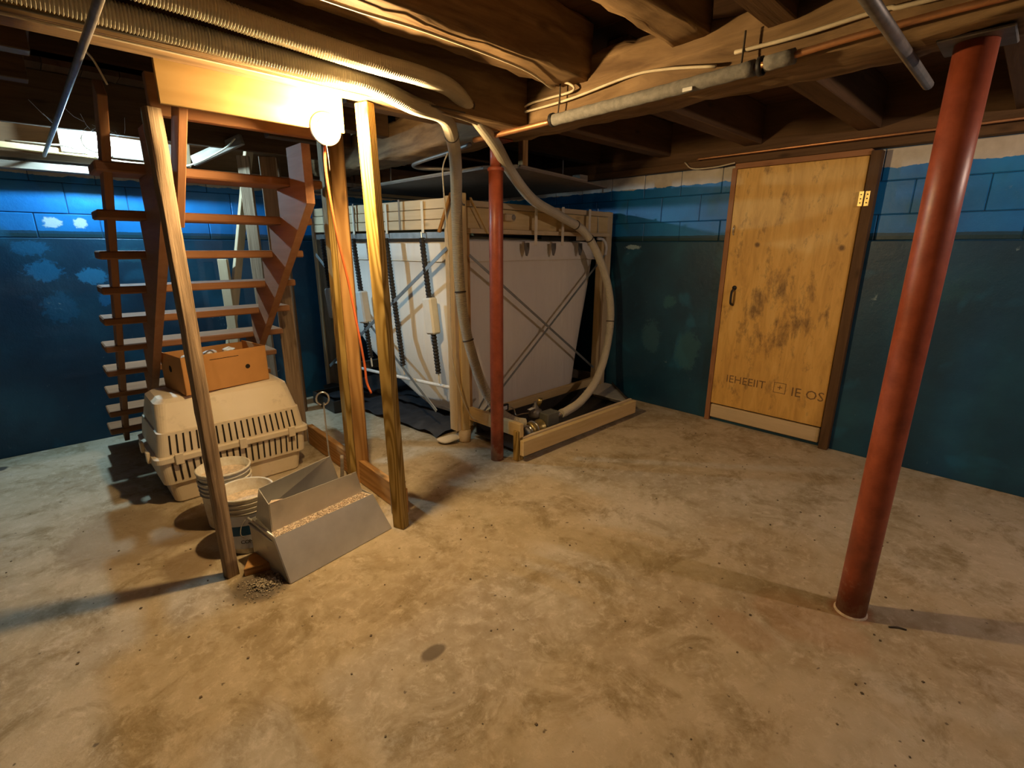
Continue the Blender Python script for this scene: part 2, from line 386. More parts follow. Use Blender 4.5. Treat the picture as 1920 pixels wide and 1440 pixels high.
def prism(name, poly, d, mat, parent=None, mw=None, bev=0):
    """poly in local XY extruded along +Z by d"""
    bm = bmesh.new(); a = [bm.verts.new((x, y, 0)) for x, y in poly]; b = [bm.verts.new((x, y, d)) for x, y in poly]
    bm.faces.new(a[::-1]); bm.faces.new(b)
    for i in range(len(poly)):
        j = (i+1) % len(poly); bm.faces.new((a[i], a[j], b[j], b[i]))
    bmesh.ops.recalc_face_normals(bm, faces=bm.faces[:])
    if bev: bmesh.ops.bevel(bm, geom=bm.edges[:], offset=bev, segments=1, affect='EDGES')
    return link(name, bmesh_to(name, bm), mat, parent, mw)
def text(name, s, size, mat, parent, mw, ext=.0006):
    cu = bpy.data.curves.new(name, 'FONT'); cu.body = s; cu.size = size; cu.extrude = ext; cu.align_x = 'CENTER'; cu.align_y = 'CENTER'
    cu.resolution_u = 2
    t = bpy.data.objects.new(name+'_tmp', cu); COL.objects.link(t)
    dg = bpy.context.evaluated_depsgraph_get(); me = bpy.data.meshes.new_from_object(t.evaluated_get(dg))
    bpy.data.objects.remove(t); me.materials.clear()
    return link(name, me, mat, parent, mw)

# ------------------------------------------------------------------ the room
XD, YB, ZC = 3.99, 4.66, 2.36       # door wall, back wall, underside of the floor boards
X0, Y0 = -3.2, -3.6
bm = bmesh.new(); nx, ny = 60, 60
gr = [[bm.verts.new((X0-.2+(XD+.4-X0)*i/nx, Y0-.2+(YB+.4-Y0)*j/ny, 0)) for j in range(ny+1)] for i in range(nx+1)]
for i in range(nx):
    for j in range(ny): bm.faces.new((gr[i][j], gr[i+1][j], gr[i+1][j+1], gr[i][j+1]))
ret = bmesh.ops.extrude_face_region(bm, geom=bm.faces[:])
for v in [g for g in ret['geom'] if isinstance(g, bmesh.types.BMVert)]: v.co.z = -.12
struct(link('floor', bmesh_to('floor', bm), FLOORM), 'bare stained concrete slab')

def block_wall(name, axis, v0, v1, face, sign, mat, lab, skip=None):
    """slab set back behind the joints, proud lower parging, and single blocks above it"""
    T = .15
    def mk(nm, a, b, z0, z1, d0, d1, m, par=None, bev=0):
        if axis == 'y': lo, hi = (a, face+min(sign*d0, sign*d1), z0), (b, face+max(sign*d0, sign*d1), z1)
        else: lo, hi = (face+min(sign*d0, sign*d1), a, z0), (face+max(sign*d0, sign*d1), b, z1)
        return wbox(nm, lo, hi, m, par, bev)
    w = struct(mk(name, v0, v1, 0, 2.0, -.005, -T, MORTAR), lab)
    PMc = w
    pg = mk('parging', v0, v1, .0, 1.445, -.008, .038, mat, w, .004); pg['label'] = 'smooth parged lower coat in darker teal'
    bl = .34
    shared = {}
    for ci, (z0, z1, off) in enumerate([(1.447, 1.605, .10), (1.605, 1.805, .28), (1.805, 1.995, .12)]):
        k0 = int((v0-off)//bl)
        a = off+k0*bl
        while a < v1:
            lo_, hi_ = max(a, v0)+.0016, min(a+bl, v1)-.0016
            if hi_-lo_ > .02 and not (skip and lo_ < skip[1] and hi_ > skip[0]):
                mk('block', lo_, hi_, z0+.0016, z1-.0016, -.03, .0+random.uniform(-.002, .003), mat, w, .004)
            elif skip and lo_ < skip[1] and hi_ > skip[0]:
                for p, q in ((lo_, min(hi_, skip[0])), (max(lo_, skip[1]), hi_)):
                    if q-p > .03: mk('block', p, q, z0+.0016, z1-.0016, -.03, .0, mat, w, .004)
            a += bl
    return w
wb = block_wall('wall_back', 'y', X0, XD+.1, YB, -1, PAINTY, 'blue painted block wall behind the stairs and tank')
wd = block_wall('wall_door', 'x', Y0, YB, XD, -1, PAINTX, 'blue painted block wall with the plywood door')
wl = block_wall('wall_left', 'x', Y0, YB, X0, 1, PAINTX, 'block wall left of the frame')
wf = block_wall('wall_front', 'y', X0, XD+.1, Y0, 1, PAINTY, 'block wall behind the camera')

# wood on top of the walls
def trim(n, *a, lab=None, **k):
    o = box('trim_%d' % n, *a, **k); return struct(o, lab)
trim(1, (XD-.07, Y0, 1.997), (XD+.12, YB, 2.045), JOIST, lab='sill plank on the door wall')
trim(2, (XD-.045, Y0, 2.047), (XD+.12, YB, ZC), JOIST, lab='rim board above the door wall')
trim(3, (X0, YB-.10, 1.925), (XD, YB+.12, 1.962), GREY, lab='grey sill plank on the back wall')
trim(4, (X0, YB-.05, 1.964), (XD, YB+.12, ZC), JOIST, lab='dark rim board above the back wall')
trim(5, (X0, YB-.125, 1.86), (XD-.1, YB-.032, 1.905), GREY, lab='pale ledge strip under the sill')
trim(6, (X0-.12, Y0, 1.997), (X0+.05, YB, ZC), JOIST, lab='rim board on the left wall')
trim(7, (X0, Y0-.12, 1.997), (XD, Y0+.05, ZC), JOIST, lab='rim board on the front wall')

# ceiling: the floor boards of the room above, each a plank, with the stair well left open
SW = (.22, 1.32, 2.12, 4.0)   # stair well x0 x1 y0 y1
ceil = struct(wbox('ceiling', (X0-.1, Y0-.1, ZC+.03), (XD+.1, 2.12, ZC+.06), DECK), 'underside of the floor above')
struct(wbox('ceiling', (X0-.1, 4.0, ZC+.03), (XD+.1, YB+.1, ZC+.06), DECK))
struct(wbox('ceiling', (X0-.1, 2.12, ZC+.03), (SW[0], 4.0, ZC+.06), DECK))
struct(wbox('ceiling', (SW[1], 2.12, ZC+.03), (XD+.1, 4.0, ZC+.06), DECK))
x = X0
while x < XD:
    w = random.uniform(.17, .24)
    segs = [(Y0, YB)] if (x+w < SW[0] or x > SW[1]) else [(Y0, SW[2]), (SW[3], YB)]
    for a, b in segs:
        box('plank', (x+.002, a, ZC+random.uniform(-.003, .002)), (min(x+w, XD)-.002, b, ZC+.03), DECK, ceil, 0, 1)
    x += w
for nm, lo, hi in (('wall_stairwell_left', (SW[0]-.03, SW[2], ZC+.03), (SW[0], SW[3], 3.3)), ('wall_stairwell_right', (SW[1], SW[2], ZC+.03), (SW[1]+.03, SW[3], 3.3)),
                   ('wall_stairwell_near', (SW[0], SW[2]-.03, ZC+.03), (SW[1], SW[2], 3.3)), ('wall_stairwell_far', (SW[0], SW[3], ZC+.03), (SW[1], SW[3]+.03, 3.3)),
                   ('ceiling_stairwell', (SW[0]-.03, SW[2]-.03, 3.3), (SW[1]+.03, SW[3]+.03, 3.33))):
    struct(wbox(nm, lo, hi, DECK))

# ------------------------------------------------------------------ door
door = struct(bpy.data.objects.new('door_1', None), 'stained plywood cellar door in the blue wall'); COL.objects.link(door)
door.location = (XD, 1.27, 0); PM['door_1'] = Matrix.Translation(door.location)
dp = wbox('door_panel', (-.0, 0, 0), (.001, .001, .001), DOORM, door)
bpy.data.objects.remove(dp)
dp = link('door_panel', (lambda bm: (bmesh.ops.create_cube(bm, size=1), bmesh.ops.scale(bm, vec=(.03, .815, 1.80), verts=bm.verts), bmesh.ops.translate(bm, vec=(3.93, 1.272, 1.055), verts=bm.verts), bmesh.ops.bevel(bm, geom=bm.edges[:], offset=.003, segments=1, affect='EDGES'), bmesh_to('door_panel', bm))[-1])(bmesh.new()), DOORM, door)
for a, b, m in (((3.90, .80, 0), (3.975, .858, 1.98), JOIST), ((3.915, 1.683, 0), (3.975, 1.72, 1.965), STAIR), ((3.915, .858, 1.958), (3.975, 1.70, 1.995), STAIR)):
    box('door_frame', a, b, m, door)
box('bottom_board', (3.925, .87, .03), (3.955, 1.68, .142), PINEP, door, .006)['label'] = 'pale grey kick board'
for k in (0, 1):
    y = .836+.034*k; hg = box('hinge', (3.898-.0*k, y-.013, 1.655), (3.9025 if k == 0 else 3.914, y+.013, 1.745), BRASS, door, .001, 2)
    if k: hg.location.x += 0
    for z in (1.675, 1.70, 1.725): lathe('screw', [(0, .002), (.004, .0015), (.004, 0)], BLACK, hg, Matrix.Translation((3.8975, y, z)) @ Matrix.Rotation(-pi/2, 4, 'Y'), 10)
hdl = tube('door_handle', [(3.913, 1.597, 1.09), (3.875, 1.597, 1.075), (3.868, 1.597, 1.03), (3.875, 1.597, .985), (3.913, 1.597, .97)], .009, BLACK, door)
hdl['label'] = 'black pull handle'
lathe('handle_plate', [(0, .004), (.017, .003), (.018, 0)], BLACK, hdl, Matrix.Translation((3.914, 1.597, 1.10)) @ Matrix.Rotation(-pi/2, 4, 'Y'), 14)
tube('hasp', [(3.912, 1.655, 1.56), (3.895, 1.65, 1.54), (3.905, 1.655, 1.505), (3.912, 1.65, 1.49)], .004, CHROME, door)
# faded stencil along the foot of the door, only partly legible
RM = Matrix(((0, 0, -1), (-1, 0, 0), (0, 1, 0))).to_4x4()
STEN = plain('faded stencil', (.20, .11, .045), .8, 0, .4, 60)
def sten(s, y, z, size): text('stencil_print', s, size, STEN, door, Matrix.Translation((3.9145, y, z)) @ RM, .0003)
sten('IEHEEIIT', 1.425, .382, .085); sten('+', 1.172, .385, .07); sten('IE OS', .985, .372, .095)
for a, b in (((1.13, .345), (1.215, .349)), ((1.13, .421), (1.215, .425)), ((1.13, .345), (1.134, .425)), ((1.211, .345), (1.215, .425))):
    wbox('stencil_print', (3.9140, a[0], a[1]), (3.9150, b[0], b[1]), STEN, door)

# ------------------------------------------------------------------ beams, joists
def joist(name, y, w, z0, x0, x1, mat, label, rough=False, seed=1, group=None):
    if rough: o = rough_bar(name, (x0, y, (z0+ZC)/2), (x1, y, (z0+ZC)/2), w, ZC-z0, mat, None, .009, 60, seed=seed, squareness=.16, nside=16)
    else: o = box(name, (x0, y-w/2, z0), (x1, y+w/2, ZC-.003), mat, None, .004, 0)
    return tag(o, label, 'joist', group)
cb = rough_bar('support_beam', (2.10, Y0+.06, 2.105), (2.10, YB-.06, 2.105), .26, .225, LOG, None, .010, 150, nside=16, squareness=.22, seed=3, topamp=.03)
tag(cb, 'rough hewn cross beam carried by the two red columns', 'beam')
tb = box('trimmer_beam', (X0+.06, 1.935, 1.972), (1.965, 2.075, ZC-.003), LOG, None, .006, 0)
tag(tb, 'long straight timber beam with cream hoses strapped along its side', 'beam')
joist('ceiling_joist', 1.655, .20, 2.125, X0+.06, 1.98, LOG, 'round log joist, first one in front of the hose beam', True, 5)
joist('ceiling_joist', 1.08, .15, 2.15, X0+.06, 1.98, LOG, 'shaggy split log joist between the round log and the sawn joist', True, 8)
joist('ceiling_joist', .755, .095, 2.12, X0+.06, 1.98, JOIST, 'smooth sawn joist meeting the cross beam above the grey sleeve end')
joist('ceiling_joist', .33, .09, 2.13, X0+.06, 1.98, JOIST, 'dark sawn joist meeting the cross beam just left of the right column top')
for y, z, lab in ((-.1, 2.12, None), (-.55, 2.12, None), (-1.0, 2.12, None), (-1.5, 2.12, None), (-2.0, 2.12, None), (-2.5, 2.12, None), (-3.0, 2.12, None)):
    joist('ceiling_joist', y, .09, z, X0+.06, 1.98, JOIST, 'dark sawn joist outside the frame behind the right column', group='joists above the camera side')
for y, w, lab in ((1.6, .12, 'dark joist right of the cross beam, over the space before the door'), (.9, .12, 'dark joist right of the cross beam, between door and right column'),
                  (2.3, .10, 'dark joist right of the cross beam, just in front of the tank'), (.2, .10, 'dark joist right of the cross beam, over the right red column')):
    joist('ceiling_joist', y, w, 2.11, 2.225, XD-.05, JOIST, lab)
for y in (-.5, -1.2, -1.9, -2.6, -3.2, 3.0, 3.7, 4.3):
    joist('ceiling_joist', y, .10, 2.13, 2.225, XD-.05, JOIST, 'dark joist beyond the cross beam near the walls', group='joists beyond the cross beam')
for y in (2.7, 3.3, 3.85):
    joist('ceiling_joist', y, .09, 2.22, X0+.06, .19, JOIST, 'dark joist left of the stair well, %s' % {2.7: 'nearest the hose beam', 3.3: 'middle one of three', 3.85: 'nearest the back wall'}[y])
    if y < 4.2: joist('ceiling_joist', y, .09, 2.12, 1.36, 1.96, JOIST, 'short dark joist between stair well and cross beam, %s' % {2.7: 'nearest the camera', 3.3: 'middle one', 3.85: 'farthest back'}[y])

joist('ceiling_joist', 4.17, .045, 2.065, X0+.06, 1.96, JOIST, 'long dark joist added to shield the ceiling from the cool bulb at the back wall')  # added to keep the cool bulb's light off the ceiling and joists
# ------------------------------------------------------------------ red columns
def column(x, y, r, top, label):
    t = thing('steel_column', (x, y, 0), label, 'column')
    bm = bmesh.new(); sweep(bm, [V((x, y, z)) for z in (0, .3, .9, 1.5, top)], r, 32)
    link('pipe', bmesh_to('pipe', bm), REDP, t, None, True)
    return t
c1 = column(2.09, 2.315, .043, 1.84, 'red steel column standing in front of the fabric tank')
bm = bmesh.new(); sweep(bm, [V((2.09, 2.315, z)) for z in (1.84, 1.988)], .033, 24)
link('screw_top', bmesh_to('t', bm), REDP, c1, None, True)
box('top_plate', (2.02, 2.25, 1.985), (2.17, 2.38, 1.995), REDP, c1)
lathe('collar', [(.046, 0), (.049, .004), (.049, .016), (.046, .02)], REDP, c1, Matrix.Translation((2.09, 2.315, 1.825)))
c2 = column(2.13, .255, .052, 1.982, 'large red steel column at the right, rust stained at its foot')
box('top_plate', (2.05, .17, 1.98), (2.22, .34, 1.99), IRON, c2)
lathe('collar', [(.058, 0), (.057, .005), (.052, .008)], DUST, c2, Matrix.Translation((2.13, .255, 0)), 20)

# ------------------------------------------------------------------ stairs
st = thing('open_staircase', (.73, 3.4, 0), 'open wooden basement stairs with reddish brown treads seen from underneath', 'stairs')
RUN, RISE, YT, ZT = .178, .1715, 2.60, 1.718
for i in range(10):
    y = YT+RUN*i; z = ZT-RISE*i
    xl = .262-.0052*i; xr = 1.165+.004*i if i < 4 else 1.19
    o = box('tread', (xl, y, z-.038), (xr, y+.215, z), STAIR, st, .006, 0)
def sawtooth(xa, xb, depth, name='stringer', y_end=4.33, top=2.02, line=None, mat=STAIR):
    # outline in (y, z); extruded along x
    up_ = []
    y, z = YT-RUN*1.4, ZT-.040
    up_.append((YT-RUN, ZT+RISE-.040))
    for i in range(10):
        yi = YT+RUN*i; zi = ZT-.040-RISE*i
        up_.append((yi, zi+RISE)); up_.append((yi, zi))
    yl = YT+RUN*10; up_.append((yl, ZT-.040-RISE*9)); up_.append((yl, .001))
    if line: (ya, za), (yb, zb) = line
    else: (ya, za), (yb, zb) = (YT-RUN, ZT+RISE-depth), (YT+RUN*10, ZT-RISE*10-depth)
    s = (zb-za)/(yb-ya); y0 = yb + (.001-zb)/s if zb != .001 else yb
    y0 = ya+(.001-za)/s
    low = [(min(y0, yl-.03), .001), (YT-RUN, za+s*(YT-RUN-ya))]
    poly = up_+low
    MM = Matrix(((0, 0, 1, xa), (1, 0, 0, 0), (0, 1, 0, 0), (0, 0, 0, 1)))
    return prism(name, poly, xb-xa, mat, st, MM)
sawtooth(1.0, 1.04, .2, line=((2.22, 1.755), (3.417, .79)))
sawtooth(.425, .463, .2, line=((2.22, 1.70), (3.417, .74)))
bar('stringer', (.306, 2.43, 1.94), (.306, 4.385, .06), .03, .085, STAIR, st)
# carriage frame of the stairs
def stud(p, w, d, z1, mat, label, z0=0.0, ang=0, cat='stud', name='wall_stud'):
    mm = Matrix.Translation((p[0], p[1], (z0+z1)/2)) @ Matrix.Rotation(ang, 4, 'Z') @ Matrix(((0, 0, -1, 0), (0, 1, 0, 0), (1, 0, 0, 0), (0, 0, 0, 1)))
    o = link(name, boxm(name, z1-z0, d, w, .004), mat, None, mm); return tag(o, label, cat)
rp = rough_bar('rough_post', (.408, 2.205, 0), (.408, 2.205, 1.852), .048, .042, OLD, None, .0022, 22, nside=20, squareness=.14, seed=4, roll=.2)
tag(rp, 'weathered rough sawn post at the near left corner of the stairs', 'post')
pp = box('header_board', (.412, 2.078, 1.845), (1.045, 2.096, 2.12), PLY, None, .002, 0)
tag(pp, 'wide yellow plywood board carrying the lit bulb socket', 'board')
hb = box('header_joist', (.43, 2.34, 1.86), (1.14, 2.38, 2.0), STAIR, None)
tag(hb, 'brown board across the stair opening behind the plywood header', 'board')
db = bar('hanger_board', (.50, 2.13, 1.99), (.50, 2.56, 1.50), .03, .09, STAIR, None); tag(db, 'brown strut under the left end of the plywood header', 'strut')
tag(bar('wall_stud', (1.160, 2.03, .001), (1.130, 2.058, 1.968), .048, .066, TREATED, None, roll=.35), 'treated pine post with bold arched grain, nearest the camera', 'post')
stud((1.205, 2.15), .03, .06, .78, GREY, 'short grey stud end tucked behind the arched grain post', ang=radians(3))
stud((1.268, 2.632), .072, .038, 1.965, PINE2, 'orange pine stud carrying the orange cord behind the lamp', ang=radians(-38), cat='stud')
stud((1.222, 2.69), .034, .085, 1.965, TREATED, 'yellow green stud nailed against the orange pine stud', ang=radians(-8))
for p0, p1, lab in (((1.245, 2.12, .075), (1.285, 3.46, .075), 'orange sill board on edge along the right of the stairs'),):
    tag(bar('sill_board', p0, p1, .038, .146, PINE2), lab, 'board')
wb_ = prism('floor_wedge', [(.445, 2.15), (.562, 2.12), (.575, 2.265), (.50, 2.25)], .036, PINE2, None, Matrix.Translation((0, 0, .001)), .002)
tag(wb_, 'orange wood offcut lying beside the front bucket', 'board')
stud((1.245, 3.56), .10, .04, 1.95, OLD, 'brown rough stud behind the pet crate', ang=radians(-30))
stud((1.33, 4.3), .085, .038, 2.05, OLD, 'slim stud with pale edge behind the stair treads', ang=radians(-35))
stud((1.12, 4.42), .07, .038, 1.30, PINEP, 'short cut off stud standing behind the stairs', ang=radians(-35))
stud((1.52, 4.25), .10, .04, 2.05, JOIST, 'dark stud by the back wall between stairs and tank', ang=radians(-35))
ln = bar('leaning_lath', (.96, 4.46, .02), (1.42, 4.44, 2.12), .03, .07, PINEP, None, roll=.5); tag(ln, 'pale lath leaning left against the ceiling behind the stairs', 'lath')
gb = bar('wall_plank', (.40, 4.49, 2.04), (1.02, 4.49, 2.03), .03, .13, GREY); tag(gb, 'grey weathered plank on the back wall beside the cool bulb', 'plank')
gb = bar('lamp_board', (.30, 4.48, 2.055), (.56, 4.48, 2.055), .03, .16, GREY); tag(gb, 'pale board under the cool bulb socket', 'board')
gb = bar('brace_board', (1.02, 4.40, 1.99), (1.26, 4.05, 2.12), .03, .07, GREY); tag(gb, 'grey diagonal brace under the joists at the back', 'brace')
gb = bar('nailing_block', (.99, 4.45, 1.95), (1.0, 4.45, 2.11), .04, .035, PINEP); tag(gb, 'pale nailing block on the grey plank', 'block')
gb = bar('wall_shim', (.02, 4.50, 1.985), (.5, 4.50, 1.975), .05, .035, PINE); tag(gb, 'orange shim board along the top of the back wall', 'board')

# ------------------------------------------------------------------ lamps
def lamp(loc, nrm, spec, label, rb=.031, base=.062):
    """porcelain keyless socket facing nrm with a bare bulb"""
    t = thing('bulb_socket', loc, label, 'lamp')
    n_ = V(nrm).normalized(); R = n_.to_track_quat('Z', 'Y').to_matrix().to_4x4(); MW = Matrix.Translation(loc) @ R
    lathe('socket_base', [(0, .0), (base, .0), (base, .006), (base-.006, .012), (.030, .016), (.024, .052), (.016, .052), (.016, .046), (0, .046)], PORC, t, MW, 32)
    lathe('base_ring', [(base-.020, .0142), (base-.022, .0165), (base-.027, .0165), (base-.028, .0152)], BLACK, t, MW, 32)
    col, s = spec
    m = emit('lit bulb glass', col, s)
    prof = [(.013, .050), (.014, .062)]
    for k in range(1, 13):
        a = -pi/2+.5+(pi-.5)*k/12; prof.append((rb*cos(a), .068+.030+rb*sin(a)))
    lathe('bulb', prof, m, t, MW, 20)
    return t
LW = lamp((.962, 2.076, 1.848), (-.05, -1, 0), WARM, 'glowing warm bulb on a white socket at the plywood header')
for a in ((-.035, .02), (-.03, -.03)):
    pass
tube('pull_chain', [(.95, 2.055, 1.80), (.952, 2.05, 1.74), (.955, 2.055, 1.69)], .0015, CHROME, LW)
lamp((.475, 4.462, 2.055), (0, -1, 0), COOL, 'cool white bulb glowing at the far back wall behind the stairs')
lamp((2.62, -1.05, 2.105), (0, 0, -1), ROOM, 'bare bulb under the joists beside the cross beam, behind the camera')
lamp((-1.1, -1.6, 2.10), (0, 0, -1), FILL, 'added fill bulb, out of view behind the camera')
for (x, y) in ((2.62, -1.05), (-1.1, -1.6)):
    tag(box('lamp_board', (x-.09, y-.62, 2.106), (x+.09, y+.62, 2.129), PINE, None, .003, 1), 'short board bridging joists above a ceiling bulb', 'board', 'boards above ceiling bulbs')

# ------------------------------------------------------------------ pipes, hoses and cables
def ribbed(name, pts, r, mat, step=.0022, amp=.0030, pitch=4, plainfrom=None, seg=16, parent=None):
    P_ = resample(smooth_path(pts, 16), step); n = len(P_)
    def rad(i, n_): return r+amp*cos(2*pi*i/pitch)*(1 if plainfrom is None or i < n*plainfrom else .3)
    bm = bmesh.new(); sweep(bm, P_, rad, seg); return link(name, bmesh_to(name, bm), mat, parent, None, False)
H1 = [(-2.2, 1.895, 2.02), (-1.0, 1.893, 2.03), (-.3, 1.893, 2.02), (.286, 1.893, 2.010), (.612, 1.893, 2.0), (.871, 1.893, 1.995), (1.088, 1.897, 1.988), (1.28, 1.93, 1.965), (1.50, 2.02, 1.975), (1.716, 2.24, 1.955), (1.908, 2.46, 1.86),
      (2.0, 2.58, 1.601), (2.02, 2.60, 1.274), (2.03, 2.585, .998), (2.06, 2.55, .748), (2.115, 2.49, .488), (2.19, 2.41, .302), (2.27, 2.33, .225), (2.34, 2.30, .20)]
H2 = [(-2.2, 1.81, 2.065), (-1.0, 1.81, 2.075), (0, 1.81, 2.065), (.436, 1.81, 2.062), (.705, 1.815, 2.052), (1.036, 1.815, 2.040), (1.254, 1.825, 2.043), (1.471, 1.9, 2.048), (1.731, 2.04, 1.99), (1.97, 2.18, 1.93), (2.303, 2.4, 1.842),
      (2.603, 2.5, 1.71), (2.979, 2.58, 1.624), (3.364, 2.62, 1.497), (3.633, 2.62, 1.19), (3.732, 2.6, .86), (3.65, 2.56, .535), (3.384, 2.46, .30), (3.05, 2.36, .20), (2.80, 2.30, .185), (2.72, 2.29, .185)]
h1 = thing('vacuum_hose', (.6, 1.885, 2.0), 'cream ribbed hose, lower of the two, dropping down the tank corner post', 'hose')
ribbed('ribbed_tube', H1, .033, HOSE, parent=h1)
h2 = thing('vacuum_hose', (.6, 1.80, 2.05), 'cream ribbed hose, upper of the two, looping over the right side of the tank', 'hose')
ribbed('ribbed_tube', H2, .033, HOSE, plainfrom=.47, parent=h2)
def clamp_on(pts, near, r, par, mat=DWIRE, w=.004):
    P_ = smooth_path(pts, 16); i = min(range(1, len(P_)-1), key=lambda k: (P_[k]-V(near)).length)
    t = (P_[i+1]-P_[i-1]).normalized(); R = t.to_track_quat('Z', 'Y').to_matrix().to_4x4()
    lathe('zip_tie', [(r, -w), (r+.0035, -w), (r+.0035, w), (r, w)], mat, par, Matrix.Translation(P_[i]) @ R, 16)
for nr in ((1.716, 2.24, 1.955), (2.0, 2.59, 1.12), (2.05, 2.56, .8)): clamp_on(H1, nr, .035, h1)
for nr in ((1.60, 1.97, 2.02), (3.40, 2.62, 1.48), (3.69, 2.6, .75), (3.2, 2.6, 1.56)): clamp_on(H2, nr, .035, h2)
for xh in (-.4, .85, 1.2):
    pass
def pipe(name, pts, r, mat, label, cat='pipe', seg=12, straight=False, group=None):
    return tag(tube(name, pts, r, mat, None, seg, 6, straight), label, cat, group)
pipe('steel_conduit', [(.235, -.4, 1.945), (.235, 1.75, 1.945), (.225, 3.1, 1.945), (.215, 4.50, 1.945)], .0105, IRON, 'dull steel pipe crossing under the hoses at the upper left', 'pipe', straight=True)
pipe('steel_conduit', [(1.1, .40, 1.965), (2.46, .405, 1.965)], .017, IRON, 'grey pipe stub under the cross beam beside the right column', 'pipe', straight=True)
sp = pipe('water_pipe', [(1.862, 2.235, 1.950), (1.90, 1.98, 1.962), (1.932, 1.735, 1.975)], .013, COPPER, 'copper water pipe end lit beside the middle column', 'pipe')
fs = thing('sleeved_pipe', (1.93, 1.25, 1.98), 'water pipe in a grey foam sleeve along the cross beam', 'pipe')
bm = bmesh.new(); sweep(bm, resample([V((1.932, 1.74, 1.978)), V((1.93, 1.25, 1.985)), V((1.93, .80, 1.995))], .03), lambda i, n: .0255+.0012*sin(i*2.1), 14)
link('foam_sleeve', bmesh_to('f', bm), FOAM, fs, None, True)
bm = bmesh.new(); sweep(bm, resample([V((1.93, .775, 1.998)), V((1.93, .66, 2.002))], .03), .024, 14); link('foam_sleeve', bmesh_to('f', bm), FOAM, fs, None, True)
tube('pipe', [(1.93, .82, 1.995), (1.935, .3, 2.02), (1.935, -1.2, 2.02)], .011, COPPER, fs)
box('tape_tag', (1.902, 1.02, 1.962), (1.906, 1.06, 1.975), WHITEP, fs, .001)
for y in (1.735, .79): lathe('pipe_strap', [(.026, -.008), (.030, -.008), (.030, .008), (.026, .008)], BLACK, fs, Matrix.Translation((1.932, y, 1.98+(1.735-y)*.016)) @ Matrix.Rotation(pi/2, 4, 'X'), 14)
BR = 1.945   # just in front of the beam face
pipe('electric_cable', [(.25, 1.63, 2.112), (.841, 1.63, 2.108), (1.134, 1.61, 2.108), (1.619, 1.63, 2.106), (1.90, 1.72, 2.108), (BR, 1.72, 2.14), (BR, 1.64, 2.112), (BR, 1.634, 2.084), (BR, 1.80, 2.082), (BR, 1.93, 2.075), (BR, 2.12, 2.015)], .0055, WIRE, 'cream cable running along the log joist and down onto the cross beam', 'cable', 6)
pipe('electric_cable', [(BR, 2.12, 2.05), (BR, 1.68, 2.053), (BR, 1.334, 2.080), (BR, 1.163, 2.070), (BR, .957, 2.035)], .006, WIRE, 'cream cable stapled just above the grey foam sleeve', 'cable', 6)
pipe('electric_cable', [(BR, .893, 2.063), (BR-.005, .685, 2.06), (BR-.005, .46, 2.07), (BR-.005, .30, 2.062), (BR-.005, -.8, 2.07)], .007, WIRE, 'tan cable on the cross beam left of the right column', 'cable', 6)
pipe('electric_cable', [(-.4, 1.925, 1.982), (.343, 1.925, 1.98), (.60, 1.927, 1.998), (.74, 1.925, 1.985), (1.098, 1.925, 1.99), (1.30, 1.925, 1.978), (1.55, 1.92, 1.978)], .004, DWIRE, 'thin dark wire along the hose beam, upper one', 'cable', 6)
pipe('electric_cable', [(-.4, 1.95, 1.966), (.35, 1.95, 1.966), (.9, 1.955, 1.966), (1.5, 1.96, 1.964), (1.9, 2.10, 1.975)], .004, WIRE, 'thin cream wire under the hose beam', 'cable', 6)
pipe('hanging_strap', [(BR-.006, 1.70, 2.13), (BR-.008, 1.70, 2.07), (BR-.012, 1.705, 2.0)], .004, DWIRE, 'perforated dark strap at the left end of the grey sleeve', 'strap', 6)
pipe('hanging_strap', [(BR-.006, .86, 2.12), (BR-.008, .86, 2.06), (BR-.012, .86, 2.01)], .0035, DWIRE, 'perforated dark strap near the right end of the grey sleeve', 'strap', 6)
pipe('drain_tube', [(1.97, 2.40, 1.965), (1.98, 2.60, 1.95), (2.0, 2.90, 1.94), (2.04, 3.10, 1.935), (2.15, 3.18, 1.935), (2.30, 3.10, 1.935), (2.60, 2.95, 1.935)], .012, IRON, 'grey tube looping below the ceiling left of the middle column', 'pipe')
pipe('copper_line', [(XD-.09, 2.0, 2.052), (XD-.09, 1.98, 2.056), (XD-.09, 1.2, 2.056), (XD-.09, -2.2, 2.056)], .0085, COPPER, 'copper pipe running along the sill above the door', 'pipe', straight=True)
pipe('electric_cable', [(XD-.085, 2.10, 2.045), (XD-.10, 2.02, 1.99), (XD-.09, 1.85, 1.985), (XD-.085, 1.70, 2.0)], .005, WIRE, 'loose cable end above the left corner of the door', 'cable', 6)
pipe('orange_cord', [(.965, 2.105, 1.80), (.983, 2.15, 1.684), (1.027, 2.2, 1.472), (1.082, 2.235, 1.234), (1.108, 2.235, 1.028), (1.13, 2.235, .835), (1.135, 2.235, .74), (1.15, 2.225, .68)], .006, ORANGE, 'orange cord hanging from the warm bulb past the posts', 'cord', 8)
pipe('electric_cable', [(1.975, 2.62, 1.95), (1.945, 2.635, 1.86), (1.95, 2.64, 1.724), (1.985, 2.655, 1.341), (1.985, 2.655, .748), (2.02, 2.64, .479), (2.083, 2.6, .26), (2.18, 2.6, .175), (2.30, 2.56, .20)], .0045, WIRE, 'cream cable stapled down the near corner post of the tank', 'cable', 6)
pipe('electric_cable', [(.05, 4.42, 2.0), (.24, 4.40, 2.0), (.341, 4.4, 2.0), (.52, 4.41, 1.945), (.887, 4.38, 1.945), (1.0, 4.3, 1.96), (1.15, 4.1, 2.05), (1.2, 4.0, 2.11)], .006, WIRE, 'cream cable drooping along the far wall below the cool bulb', 'cable', 6)
